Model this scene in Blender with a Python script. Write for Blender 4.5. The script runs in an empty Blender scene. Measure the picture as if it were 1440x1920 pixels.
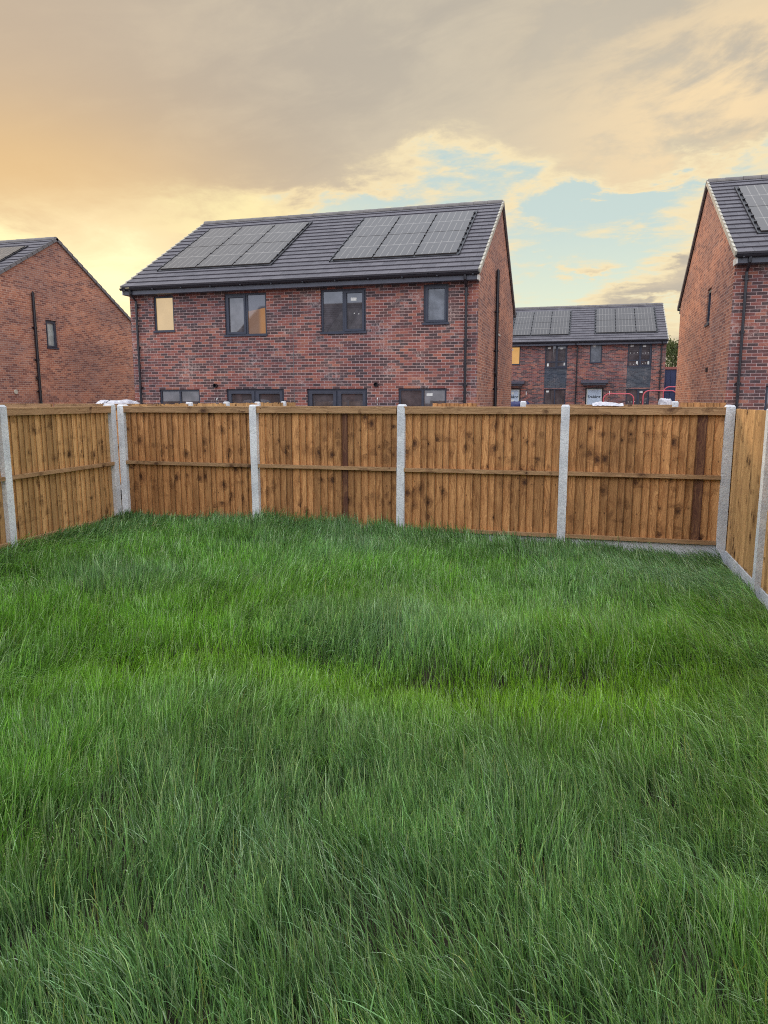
import bpy, math, random
import numpy as np
from mathutils import Matrix, Vector
random.seed(7)
rng = np.random.default_rng(11)
R = math.radians
sc = bpy.context.scene
col = sc.collection

# ------------------------------------------------------------------ camera
cd = bpy.data.cameras.new('camera')
cam = bpy.data.objects.new('camera', cd)
col.objects.link(cam)
cd.sensor_fit = 'HORIZONTAL'
cd.sensor_width = 36.0
cd.lens = 36.0 * 1335.0 / 1440.0
cd.clip_start = 0.05
cd.clip_end = 3000.0
right = Vector((0.9642012, 0.2651704, -0.0008850))
down = Vector((0.0407080, -0.1513170, -0.9876467))
fwd = Vector((-0.2620285, 0.9522541, -0.1566946))
up = -down
m = Matrix((right, up, -fwd)).transposed().to_4x4()
m.translation = Vector((0, 0, 1.75))
cam.matrix_world = m
sc.camera = cam

# ------------------------------------------------------------------ exposure
sc.view_settings.view_transform = 'Standard'
sc.view_settings.look = 'None'
sc.view_settings.gamma = 1.0
sc.view_settings.exposure = 0.0
sc.view_settings.use_curve_mapping = False
sc.cycles.max_bounces = 7
sc.cycles.diffuse_bounces = 3
sc.cycles.glossy_bounces = 3
sc.cycles.transmission_bounces = 5
sc.cycles.transparent_max_bounces = 6
sc.cycles.use_denoising = False
sc.cycles.filter_width = 1.05
sc.cycles.sample_clamp_indirect = 4.0


# ------------------------------------------------------------------ node helpers
class NT:
    def __init__(s, tree):
        s.t = tree

    def n(s, typ, ins=None, **props):
        nd = s.t.nodes.new(typ)
        for k, v in props.items():
            setattr(nd, k, v)
        for k, v in (ins or {}).items():
            s.set(nd.inputs[k], v)
        return nd

    def set(s, sock, v):
        if isinstance(v, bpy.types.NodeSocket):
            s.t.links.new(v, sock)
        else:
            if sock.type == 'RGBA' and isinstance(v, (tuple, list)) and len(v) == 3:
                v = (*v, 1.0)
            sock.default_value = v

    def m(s, op, a, b=0.0, c=0.0, clamp=False):
        nd = s.t.nodes.new('ShaderNodeMath')
        nd.operation = op
        nd.use_clamp = clamp
        for i, v in enumerate((a, b, c)):
            s.set(nd.inputs[i], v)
        return nd.outputs[0]

    def mix(s, f, a, b, blend='MIX'):
        nd = s.t.nodes.new('ShaderNodeMix')
        nd.data_type = 'RGBA'
        nd.blend_type = blend
        nd.clamp_factor = True
        s.set(nd.inputs[0], f)
        s.set(nd.inputs[6], a)
        s.set(nd.inputs[7], b)
        return nd.outputs[2]

    def ss(s, x, lo, hi, a=0.0, b=1.0):
        nd = s.t.nodes.new('ShaderNodeMapRange')
        nd.interpolation_type = 'SMOOTHSTEP'
        for i, v in enumerate((x, lo, hi, a, b)):
            s.set(nd.inputs[i], v)
        return nd.outputs[0]

    def noise(s, vec, scale, detail=3.0, rough=0.55, dist=0.0):
        nd = s.n('ShaderNodeTexNoise', {'Vector': vec, 'Scale': scale, 'Detail': detail, 'Roughness': rough, 'Distortion': dist})
        return nd.outputs[0]

    def ramp(s, f, stops, interp='LINEAR'):
        nd = s.t.nodes.new('ShaderNodeValToRGB')
        cr = nd.color_ramp
        cr.interpolation = interp
        while len(cr.elements) < len(stops):
            cr.elements.new(0.5)
        for e, (p, c) in zip(cr.elements, stops):
            e.position = p
            e.color = (*c, 1.0)
        s.set(nd.inputs[0], f)
        return nd.outputs[0]

    def vmul(s, v, xyz):
        nd = s.t.nodes.new('ShaderNodeVectorMath')
        nd.operation = 'MULTIPLY'
        s.set(nd.inputs[0], v)
        nd.inputs[1].default_value = xyz
        return nd.outputs[0]

    def comb(s, x, y, z=0.0):
        nd = s.t.nodes.new('ShaderNodeCombineXYZ')
        for i, v in enumerate((x, y, z)):
            s.set(nd.inputs[i], v)
        return nd.outputs[0]

    def sep(s, v):
        nd = s.t.nodes.new('ShaderNodeSeparateXYZ')
        s.set(nd.inputs[0], v)
        return nd.outputs


# ------------------------------------------------------------------ sky
world = bpy.data.worlds.new('World')
sc.world = world
world.use_nodes = True
world.node_tree.nodes.clear()
W = NT(world.node_tree)
dirv = W.n('ShaderNodeTexCoord').outputs['Generated']
dx, dy, dz = W.sep(dirv)
az = W.m('MULTIPLY', W.m('ARCTAN2', dx, dy), 57.2958)
el = W.m('MULTIPLY', W.m('ARCSINE', dz), 57.2958)
inv = W.m('DIVIDE', 1.0, W.m('ADD', W.m('MAXIMUM', dz, 0.0), 0.16))
plane = W.comb(W.m('MULTIPLY', dx, inv), W.m('MULTIPLY', dy, inv), 0.0)
n1 = W.noise(plane, 1.35, 9.0, 0.62, 0.35)
n2 = W.noise(W.vmul(plane, (1.0, 1.0, 1.0)), 3.6, 8.0, 0.64, 0.25)
n4 = W.noise(W.vmul(plane, (1.0, 1.6, 1.0)), 9.0, 7.0, 0.62, 0.4)
n3 = W.noise(plane, 0.6, 4.0, 0.5, 0.2)
# ragged coordinates: the cloud edges wander with the noise
azr = W.m('ADD', az, W.m('MULTIPLY', W.m('SUBTRACT', n1, 0.5), 14.0))
elr = W.m('ADD', el, W.m('MULTIPLY', W.m('SUBTRACT', n2, 0.5), 7.0))


def blob(u0, v0, a, b, slope=0.0, ragged=True):
    u, v = (azr, elr) if ragged else (az, el)
    du = W.m('SUBTRACT', u, u0)
    dv = W.m('SUBTRACT', W.m('SUBTRACT', v, v0), W.m('MULTIPLY', du, slope))
    q = W.m('ADD', W.m('POWER', W.m('ABSOLUTE', W.m('DIVIDE', du, a)), 2.0), W.m('POWER', W.m('ABSOLUTE', W.m('DIVIDE', dv, b)), 2.0))
    return W.m('EXPONENT', W.m('MULTIPLY', q, -1.0))


def addup(*x):
    r = x[0]
    for y in x[1:]:
        r = W.m('ADD', r, y)
    return r


gap = addup(W.m('MULTIPLY', blob(0.0, 9.0, 14.0, 5.3, 0.06), 0.92), W.m('MULTIPLY', blob(-9.5, 15.9, 6.5, 2.6, -0.12), 0.50),
            W.m('MULTIPLY', blob(-18.5, 13.6, 6.5, 1.7), 0.72), W.m('MULTIPLY', blob(4.0, 14.2, 9.0, 1.0, 0.12), 0.5))
gap = W.m('SUBTRACT', gap, W.m('MULTIPLY', blob(5.5, 8.4, 4.6, 1.7, 0.35), 0.9))
gap = W.m('SUBTRACT', gap, W.m('MULTIPLY', blob(-0.8, 9.4, 2.4, 0.7), 0.55))
streak = W.noise(W.comb(W.m('ADD', W.m('MULTIPLY', az, 0.055), W.m('MULTIPLY', el, 0.03)), W.m('SUBTRACT', W.m('MULTIPLY', el, 0.19), W.m('MULTIPLY', az, 0.05)), 0.0), 1.6, 8.0, 0.6, 0.5)
wisp = W.m('ADD', W.m('MULTIPLY', W.m('SUBTRACT', streak, 0.5), 1.3), W.m('ADD', W.m('MULTIPLY', W.m('SUBTRACT', n2, 0.5), 1.5), W.m('MULTIPLY', W.m('SUBTRACT', n4, 0.5), 1.0)))
cov = W.m('SUBTRACT', W.m('ADD', 1.12, wisp), W.m('MULTIPLY', gap, 1.35))
alpha = W.ss(cov, 0.02, 0.60)
near_gap = W.ss(gap, -0.02, 0.32)
edge = W.m('MULTIPLY', W.ss(cov, 1.25, 0.45), near_gap)
clear = W.ramp(W.m('DIVIDE', el, 30.0), [(0.0, (0.88, 0.86, 0.60)), (0.22, (0.80, 0.86, 0.67)), (0.42, (0.60, 0.72, 0.68)), (1.0, (0.44, 0.57, 0.60))])
nb_ = W.noise(plane, 0.9, 3.0, 0.45, 0.4)
body = W.mix(W.ss(nb_, 0.25, 0.75), (0.455, 0.41, 0.35), (0.56, 0.50, 0.405))
body = W.mix(W.m('MULTIPLY', W.ss(W.m('ADD', W.m('MULTIPLY', streak, 0.6), W.m('MULTIPLY', n2, 0.4)), 0.42, 0.66), 0.55), body, (0.70, 0.61, 0.46))
body = W.mix(W.m('MULTIPLY', blob(-3, 17.5, 15, 5.5, 0.1), 0.65), body, (0.72, 0.62, 0.46))
body = W.mix(W.m('MULTIPLY', blob(-44, 20, 18, 14, 0, False), 0.75), body, (0.62, 0.47, 0.33))
body = W.mix(W.m('MULTIPLY', W.m('MULTIPLY', blob(9, 20, 12, 8, 0.25), W.ss(W.m('ADD', W.m('MULTIPLY', streak, 0.5), W.m('MULTIPLY', n2, 0.5)), 0.40, 0.55)), 0.95), body, (0.96, 0.74, 0.45))
cloud = W.mix(edge, body, (0.94, 0.79, 0.50))
cloud = W.mix(W.m('MULTIPLY', blob(-43, 14.5, 17, 5.0, 0, False), 0.9), cloud, (0.84, 0.56, 0.27))
cloud = W.mix(W.m('MULTIPLY', blob(-34, 10.6, 12, 3.8), W.ss(n2, 0.3, 0.65, 0.35, 0.95)), cloud, (0.96, 0.72, 0.41))
skyc = W.mix(alpha, clear, cloud)
skyc = W.mix(W.m('MULTIPLY', blob(-26, 12.8, 7, 1.6, 0.0), 0.85), skyc, (1.05, 0.90, 0.48))
skyc = W.mix(blob(-35.5, 8.0, 7.5, 3.8, 0.0), skyc, (1.30, 1.10, 0.64))
skyc = W.mix(W.m('MULTIPLY', blob(-43.5, 10.6, 3.2, 1.6), 0.9), skyc, (1.2, 1.03, 0.56))
# the rest of the dome (overhead and behind): cool evening cloud, brightened to light the scene
rest = W.mix(W.ss(n3, 0.3, 0.7), (1.40, 1.55, 1.78), (1.95, 1.95, 2.0))
over = W.m('MAXIMUM', W.ss(el, 28.0, 50.0), W.ss(dy, 0.25, -0.35))
skyc = W.mix(over, skyc, rest)
skyc = W.mix(W.ss(dz, 0.0, -0.05), skyc, (0.20, 0.18, 0.14))
bg = W.n('ShaderNodeBackground', {'Color': skyc, 'Strength': 1.0})
wo = W.n('ShaderNodeOutputWorld', {'Surface': bg.outputs[0]})

# ------------------------------------------------------------------ low evening sun behind thin cloud
sl = bpy.data.lights.new('sun', 'SUN')
sl.energy = 1.5
sl.angle = R(14)
sl.color = (1.0, 0.74, 0.46)
sun = bpy.data.objects.new('sun', sl)
col.objects.link(sun)
SAZ, SEL = R(-52), R(16)
sdir = Vector((math.sin(SAZ) * math.cos(SEL), math.cos(SAZ) * math.cos(SEL), math.sin(SEL)))
sun.rotation_euler = sdir.to_track_quat('Z', 'Y').to_euler()
sun.location = (-20, 15, 12)


# ------------------------------------------------------------------ materials
def newmat(name, rough=0.7, spec=0.4):
    mt = bpy.data.materials.new(name)
    mt.use_nodes = True
    nt = NT(mt.node_tree)
    b = mt.node_tree.nodes['Principled BSDF']
    b.inputs['Roughness'].default_value = rough
    b.inputs['Specular IOR Level'].default_value = spec
    return mt, nt, b


def bump(nt, b, h, strength=0.3, dist=0.01):
    bp = nt.n('ShaderNodeBump', {'Height': h, 'Strength': strength, 'Distance': dist})
    nt.set(b.inputs['Normal'], bp.outputs[0])


def plain(name, c, rough=0.5, var=0.12, scale=4.0, spec=0.4, metal=0.0):
    mt, nt, b = newmat(name, rough, spec)
    oc = nt.n('ShaderNodeTexCoord').outputs['Object']
    n = nt.noise(oc, scale, 5.0, 0.6)
    lo = tuple(x * (1 - var) for x in c)
    hi = tuple(min(1, x * (1 + var)) for x in c)
    nt.set(b.inputs['Base Color'], nt.mix(nt.ss(n, 0.3, 0.7), lo, hi))
    b.inputs['Metallic'].default_value = metal
    nt.set(b.inputs['Roughness'], nt.m('ADD', rough - 0.05, nt.m('MULTIPLY', n, 0.1)))
    bump(nt, b, n, 0.05, 0.01)
    return mt


def brick_mat(name, stops, mortar, efflo, bias=0.0):
    mt, nt, b = newmat(name, 0.88, 0.25)
    uv = nt.n('ShaderNodeUVMap').outputs[0]
    br = nt.n('ShaderNodeTexBrick', {'Vector': uv, 'Color1': (0, 0, 0), 'Color2': (1, 1, 1), 'Mortar': (0.5, 0.5, 0.5), 'Scale': 1.0,
                                     'Mortar Size': 0.0058, 'Mortar Smooth': 0.25, 'Bias': 0.0, 'Brick Width': 0.225, 'Row Height': 0.075})
    br.offset = 0.5
    rnd = nt.sep(br.outputs[0])[0]
    band = nt.noise(nt.vmul(uv, (0.55, 2.2, 1.0)), 1.4, 3.0, 0.6)
    f = nt.m('ADD', nt.m('ADD', nt.m('MULTIPLY', rnd, 0.8), nt.m('MULTIPLY', nt.m('SUBTRACT', band, 0.5), 0.75)), bias + 0.08)
    c = nt.ramp(f, stops)
    fine = nt.noise(uv, 60.0, 4.0, 0.7)
    c = nt.mix(nt.ss(fine, 0.35, 0.75, 0.0, 0.35), c, (0.03, 0.02, 0.02))
    eff = nt.m('MULTIPLY', nt.ss(nt.noise(uv, 1.3, 6.0, 0.7), 0.47, 0.68), nt.ss(nt.noise(uv, 14.0, 4.0, 0.7), 0.4, 0.65))
    c = nt.mix(nt.m('MULTIPLY', eff, efflo), c, (0.55, 0.46, 0.44))
    mc = nt.mix(nt.noise(uv, 9.0, 4.0, 0.6), mortar, tuple(x * 0.72 for x in mortar))
    c = nt.mix(br.outputs[1], c, mc)
    batch = nt.noise(nt.vmul(uv, (0.5, 1.3, 1.0)), 0.8, 3.0, 0.5)
    c = nt.mix(1.0, c, nt.mix(nt.ss(batch, 0.35, 0.65), (0.82, 0.84, 0.90), (1.14, 1.06, 1.0)), 'MULTIPLY')
    nt.set(b.inputs['Base Color'], c)
    bump(nt, b, nt.m('ADD', nt.m('MULTIPLY', nt.m('SUBTRACT', 1.0, br.outputs[1]), 1.0), nt.m('MULTIPLY', fine, 0.3)), 0.6, 0.006)
    return mt


MIXED = [(0.18, (0.088, 0.060, 0.064)), (0.40, (0.135, 0.072, 0.072)), (0.52, (0.235, 0.088, 0.080)), (0.76, (0.315, 0.118, 0.095)), (1.0, (0.400, 0.175, 0.115))]
M = {}
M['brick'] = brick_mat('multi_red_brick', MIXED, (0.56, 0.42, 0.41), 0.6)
M['brick_side'] = brick_mat('warm_lit_brick', [(0.15, (0.22, 0.098, 0.080)), (0.5, (0.40, 0.175, 0.120)), (1.0, (0.52, 0.250, 0.165))], (0.64, 0.49, 0.41), 0.3, 0.05)  # gables: same brick in a redder mix, warm light put into the colour
M['brick_far'] = brick_mat('far_red_brick', MIXED, (0.40, 0.30, 0.30), 0.5, 0.04)
M['brick_dark'] = brick_mat('blue_grey_brick', [(0.2, (0.045, 0.055, 0.075)), (1.0, (0.095, 0.115, 0.145))], (0.14, 0.16, 0.19), 0.35)


def tile_mat():
    mt, nt, b = newmat('slate_grey_roof_tile', 0.62, 0.4)
    uv = nt.n('ShaderNodeUVMap').outputs[0]
    br = nt.n('ShaderNodeTexBrick', {'Vector': uv, 'Color1': (0, 0, 0), 'Color2': (1, 1, 1), 'Mortar': (0, 0, 0), 'Scale': 1.0,
                                     'Mortar Size': 0.004, 'Mortar Smooth': 0.1, 'Bias': 0.0, 'Brick Width': 0.33, 'Row Height': 0.3223})
    r = nt.sep(br.outputs[0])[0]
    c = nt.mix(r, (0.080, 0.074, 0.088), (0.118, 0.108, 0.124))
    c = nt.mix(nt.ss(nt.noise(uv, 3.0, 6.0, 0.7), 0.4, 0.75, 0, 0.5), c, (0.175, 0.165, 0.18))
    c = nt.mix(nt.m('MULTIPLY', br.outputs[1], 0.8), c, (0.02, 0.02, 0.025))
    nt.set(b.inputs['Base Color'], c)
    bump(nt, b, nt.m('ADD', nt.m('SUBTRACT', 1.0, br.outputs[1]), nt.m('MULTIPLY', nt.noise(uv, 30.0), 0.3)), 0.3, 0.006)
    return mt


M['tile'] = tile_mat()


def solar_mat():
    mt, nt, b = newmat('solar_cells', 0.3, 0.45)
    uv = nt.n('ShaderNodeUVMap').outputs[0]
    u, v, _ = nt.sep(uv)
    fu = nt.m('FRACT', nt.m('MULTIPLY', u, 6.0))
    fv = nt.m('FRACT', nt.m('MULTIPLY', v, 20.0))
    lu = nt.m('MULTIPLY', nt.m('GREATER_THAN', nt.m('ABSOLUTE', nt.m('SUBTRACT', fu, 0.5)), 0.44), nt.m('LESS_THAN', nt.m('ABSOLUTE', nt.m('SUBTRACT', u, 0.5)), 0.45))
    lv = nt.m('GREATER_THAN', nt.m('ABSOLUTE', nt.m('SUBTRACT', fv, 0.5)), 0.47)
    mid = nt.m('LESS_THAN', nt.m('ABSOLUTE', nt.m('SUBTRACT', v, 0.5)), 0.009)
    seg = nt.m('GREATER_THAN', nt.noise(nt.vmul(uv, (6.0, 3.0, 1)), 2.0, 2.0), 0.42)
    c = nt.mix(nt.m('MULTIPLY', lv, 0.2), (0.034, 0.027, 0.026), (0.15, 0.13, 0.115))
    c = nt.mix(nt.m('MULTIPLY', nt.m('MULTIPLY', lu, seg), 0.36), c, (0.36, 0.33, 0.29))
    c = nt.mix(nt.m('MULTIPLY', mid, 0.5), c, (0.36, 0.33, 0.30))
    nt.set(b.inputs['Base Color'], c)
    return mt


M['solar'] = solar_mat()
M['verge'] = plain('dry_verge_grey', (0.46, 0.43, 0.36), 0.7)
M['verge_dark'] = plain('dry_verge_slate', (0.16, 0.155, 0.165), 0.7)
M['ridge'] = plain('ridge_tile_grey', (0.17, 0.155, 0.15), 0.7, 0.2)
M['fascia'] = plain('navy_grey_fascia', (0.075, 0.078, 0.105), 0.35)
M['gutter'] = plain('black_plastic', (0.012, 0.011, 0.018), 0.3, 0.1, 4.0, 0.5)
M['frame'] = plain('anthracite_frame', (0.040, 0.046, 0.072), 0.4)
M['black'] = plain('dark_metal', (0.02, 0.02, 0.025), 0.45)
M['white'] = plain('white_plastic', (0.72, 0.72, 0.70), 0.5)
M['pale'] = plain('pale_frame', (0.60, 0.62, 0.58), 0.5)
M['red'] = plain('red_painted_tube', (0.62, 0.10, 0.13), 0.4)
M['navy'] = plain('navy_cladding', (0.035, 0.045, 0.115), 0.45, 0.15, 1.0)
M['rust'] = plain('red_brown_trim', (0.34, 0.12, 0.10), 0.6)
M['soffit'] = plain('white_soffit_cap', (0.62, 0.60, 0.58), 0.5)
M['bluewrap'] = plain('dark_blue_tarpaulin', (0.03, 0.035, 0.12), 0.4)
M['door'] = plain('door_leaf', (0.05, 0.055, 0.08), 0.4)
M['cover'] = plain('pale_blue_protection_sheet', (0.48, 0.56, 0.68), 0.4)
M['ink'] = plain('black_lettering', (0.02, 0.03, 0.04), 0.6)


def glass_mat(name, base, refl=0.3, rough=0.02, noise_scale=3.0, var=0.3):
    mt = bpy.data.materials.new(name)
    mt.use_nodes = True
    nt = NT(mt.node_tree)
    mt.node_tree.nodes.clear()
    oc = nt.n('ShaderNodeTexCoord').outputs['Object']
    n = nt.noise(oc, noise_scale, 4.0, 0.6)
    c = nt.mix(nt.ss(n, 0.35, 0.7), tuple(x * (1 - var) for x in base), tuple(x * (1 + var) for x in base))
    d = nt.n('ShaderNodeBsdfDiffuse', {'Color': c})
    g = nt.n('ShaderNodeBsdfGlossy', {'Color': (0.92, 0.94, 1.0), 'Roughness': rough})
    mx = nt.n('ShaderNodeMixShader', {0: nt.m('ADD', refl, nt.m('MULTIPLY', nt.m('SUBTRACT', n, 0.5), 0.06)), 1: d.outputs[0], 2: g.outputs[0]})
    nt.n('ShaderNodeOutputMaterial', {'Surface': mx.outputs[0]})
    return mt


M['glass'] = glass_mat('window_glass', (0.075, 0.068, 0.078), 0.105)
M['glass_dark'] = glass_mat('ground_floor_glass', (0.085, 0.070, 0.075), 0.075)
M['glass_frost'] = glass_mat('obscured_glass', (0.11, 0.12, 0.145), 0.08, 0.25, 5.0, 0.25)
M['glass_pale'] = glass_mat('pale_obscured_glass', (0.36, 0.42, 0.42), 0.25, 0.3)


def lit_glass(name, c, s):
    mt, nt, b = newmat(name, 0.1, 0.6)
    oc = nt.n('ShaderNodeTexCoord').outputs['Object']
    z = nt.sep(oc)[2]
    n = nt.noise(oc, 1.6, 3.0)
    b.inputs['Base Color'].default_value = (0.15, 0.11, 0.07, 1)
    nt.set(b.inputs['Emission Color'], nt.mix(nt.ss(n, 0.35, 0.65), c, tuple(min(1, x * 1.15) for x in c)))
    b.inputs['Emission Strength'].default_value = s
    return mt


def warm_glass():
    # orange glow painted into the lower half of this pane, under a slanted edge
    mt = bpy.data.materials.new('glass_painted_glow')
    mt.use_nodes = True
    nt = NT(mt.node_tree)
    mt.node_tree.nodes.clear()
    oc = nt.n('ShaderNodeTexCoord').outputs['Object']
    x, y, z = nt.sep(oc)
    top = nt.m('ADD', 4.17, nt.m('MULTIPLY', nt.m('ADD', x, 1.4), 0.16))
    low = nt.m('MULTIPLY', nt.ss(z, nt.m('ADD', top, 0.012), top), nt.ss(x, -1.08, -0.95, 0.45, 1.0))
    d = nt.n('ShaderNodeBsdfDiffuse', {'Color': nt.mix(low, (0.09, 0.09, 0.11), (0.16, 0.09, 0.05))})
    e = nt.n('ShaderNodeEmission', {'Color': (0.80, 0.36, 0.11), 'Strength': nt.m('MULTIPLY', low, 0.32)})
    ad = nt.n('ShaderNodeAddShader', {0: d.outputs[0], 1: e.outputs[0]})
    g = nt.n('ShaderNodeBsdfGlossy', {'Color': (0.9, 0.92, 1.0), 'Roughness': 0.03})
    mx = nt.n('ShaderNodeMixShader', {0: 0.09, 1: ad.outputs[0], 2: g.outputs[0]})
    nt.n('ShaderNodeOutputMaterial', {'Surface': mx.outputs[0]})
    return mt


M['glass_warm'] = warm_glass()
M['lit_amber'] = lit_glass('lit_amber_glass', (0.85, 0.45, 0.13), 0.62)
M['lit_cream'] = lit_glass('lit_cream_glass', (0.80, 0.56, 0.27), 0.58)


def wood_mat(name, light, dark):
    mt, nt, b = newmat(name, 0.72, 0.3)
    uv = nt.n('ShaderNodeUVMap').outputs[0]       # u along the fence, v up
    tint = nt.n('ShaderNodeVertexColor', layer_name='tint').outputs[0]
    tr, tg, tb = nt.sep(tint)
    u, v, _ = nt.sep(uv)
    off = nt.m('MULTIPLY', tg, 37.0)
    p = nt.comb(nt.m('ADD', u, off), nt.m('ADD', v, nt.m('MULTIPLY', tg, 11.0)), 0.0)
    warp = nt.noise(nt.vmul(p, (7.0, 2.5, 1.0)), 1.0, 3.0, 0.6)
    gu = nt.m('ADD', nt.m('MULTIPLY', nt.m('ADD', u, off), 95.0), nt.m('MULTIPLY', warp, 14.0))
    grain = nt.noise(nt.comb(gu, nt.m('MULTIPLY', v, 2.4), 0.0), 1.0, 4.0, 0.65)
    broad = nt.noise(nt.vmul(p, (9.0, 1.4, 1.0)), 1.0, 3.0, 0.5)
    c = nt.mix(nt.ss(grain, 0.30, 0.72), light, dark)
    c = nt.mix(nt.ss(broad, 0.45, 0.8, 0.0, 0.55), c, tuple(x * 0.62 for x in dark))
    # knots: some run at one height across neighbouring boards
    kv = nt.m('ADD', nt.m('MULTIPLY', v, 7.0), nt.m('MULTIPLY', tg, 0.5))
    k1 = nt.n('ShaderNodeTexVoronoi', {'Vector': nt.comb(nt.m('MULTIPLY', u, 11.3), kv, 0.0), 'Scale': 1.0, 'Randomness': 0.95})
    cr_ = nt.sep(k1.outputs[1])
    row = nt.ss(nt.noise(nt.comb(nt.m('MULTIPLY', u, 0.8), nt.m('MULTIPLY', v, 5.0), 0.0), 1.0, 1.0), 0.55, 0.61)
    size = nt.m('ADD', 0.55, nt.m('MULTIPLY', cr_[2], 0.9))
    d1 = nt.m('DIVIDE', nt.m('ADD', k1.outputs[0], nt.m('MULTIPLY', nt.m('SUBTRACT', nt.noise(nt.vmul(uv, (60, 45, 1)), 1.0, 3.0), 0.5), 0.5)), size)
    ku = nt.ss(d1, 0.26, 0.06)
    halo = nt.ss(d1, 0.75, 0.12)
    ring = nt.m('MULTIPLY', halo, nt.ss(nt.m('SINE', nt.m('MULTIPLY', d1, 40.0)), -0.4, 0.9))
    sel = nt.m('MAXIMUM', nt.m('GREATER_THAN', cr_[0], 0.80), nt.m('MULTIPLY', row, nt.m('GREATER_THAN', cr_[0], 0.25)))
    c = nt.mix(nt.m('MULTIPLY', nt.m('MULTIPLY', halo, sel), 0.60), c, tuple(x * 0.62 for x in dark))
    c = nt.mix(nt.m('MULTIPLY', nt.m('MULTIPLY', ring, sel), 0.45), c, (0.09, 0.035, 0.018))
    c = nt.mix(nt.m('MULTIPLY', nt.m('MULTIPLY', ku, sel), 0.9), c, (0.05, 0.020, 0.012))
    k2 = nt.n('ShaderNodeTexVoronoi', {'Vector': nt.comb(nt.m('ADD', nt.m('MULTIPLY', u, 24.0), off), nt.m('MULTIPLY', v, 13.0), 0.0), 'Scale': 1.0})
    small = nt.m('MULTIPLY', nt.ss(k2.outputs[0], 0.21, 0.08), nt.m('GREATER_THAN', nt.sep(k2.outputs[1])[1], 0.80))
    c = nt.mix(nt.m('MULTIPLY', small, 0.75), c, (0.07, 0.03, 0.015))
    stain = nt.ss(nt.noise(nt.vmul(p, (5.0, 1.0, 1.0)), 1.3, 5.0, 0.65), 0.56, 0.74, 0.0, 0.5)
    c = nt.mix(stain, c, (0.16, 0.075, 0.04))
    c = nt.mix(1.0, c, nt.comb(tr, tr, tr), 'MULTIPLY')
    c = nt.mix(nt.m('MULTIPLY', tb, nt.ss(grain, 0.15, 0.7, 0.62, 1.0)), c, (0.070, 0.026, 0.026))
    nt.set(b.inputs['Base Color'], c)
    bump(nt, b, nt.m('ADD', grain, nt.m('MULTIPLY', ku, -1.2)), 0.35, 0.004)
    return mt


M['wood'] = wood_mat('treated_fence_timber', (0.70, 0.365, 0.150), (0.33, 0.138, 0.050))
M['wood_lit'] = wood_mat('lit_fence_timber', (0.78, 0.470, 0.205), (0.46, 0.240, 0.095))  # same timber, the brighter light on the side fences put into its colour
M['rail'] = wood_mat('fence_rail_timber', (0.47, 0.29, 0.155), (0.28, 0.155, 0.075))


def concrete():
    mt, nt, b = newmat('speckled_concrete', 0.9, 0.2)
    oc = nt.n('ShaderNodeTexCoord').outputs['Object']
    a = nt.noise(oc, 3.0, 5.0, 0.6)
    f = nt.noise(oc, 130.0, 3.0, 0.8)
    c = nt.mix(nt.ss(a, 0.3, 0.7), (0.62, 0.645, 0.69), (0.84, 0.855, 0.88))
    c = nt.mix(nt.ss(f, 0.50, 0.68, 0.0, 0.55), c, (0.24, 0.25, 0.27))
    c = nt.mix(nt.ss(nt.noise(oc, 42.0, 4.0, 0.75), 0.48, 0.66, 0.0, 0.45), c, (0.30, 0.31, 0.34))
    pit = nt.n('ShaderNodeTexVoronoi', {'Vector': oc, 'Scale': 45.0})
    c = nt.mix(nt.ss(pit.outputs[0], 0.16, 0.08, 0.0, 0.6), c, (0.20, 0.19, 0.19))
    nt.set(b.inputs['Base Color'], c)
    bump(nt, b, nt.m('ADD', f, pit.outputs[0]), 0.5, 0.004)
    return mt


M['concrete'] = concrete()


def plastic_wrap():
    mt, nt, b = newmat('white_plastic_wrap', 0.32, 0.6)
    oc = nt.n('ShaderNodeTexCoord').outputs['Object']
    n = nt.noise(oc, 6.0, 5.0, 0.6, 1.5)
    c = nt.mix(nt.ss(n, 0.3, 0.7), (0.50, 0.50, 0.58), (0.74, 0.72, 0.74))
    nt.set(b.inputs['Base Color'], c)
    bump(nt, b, n, 0.8, 0.04)
    return mt


M['wrap'] = plastic_wrap()


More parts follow.
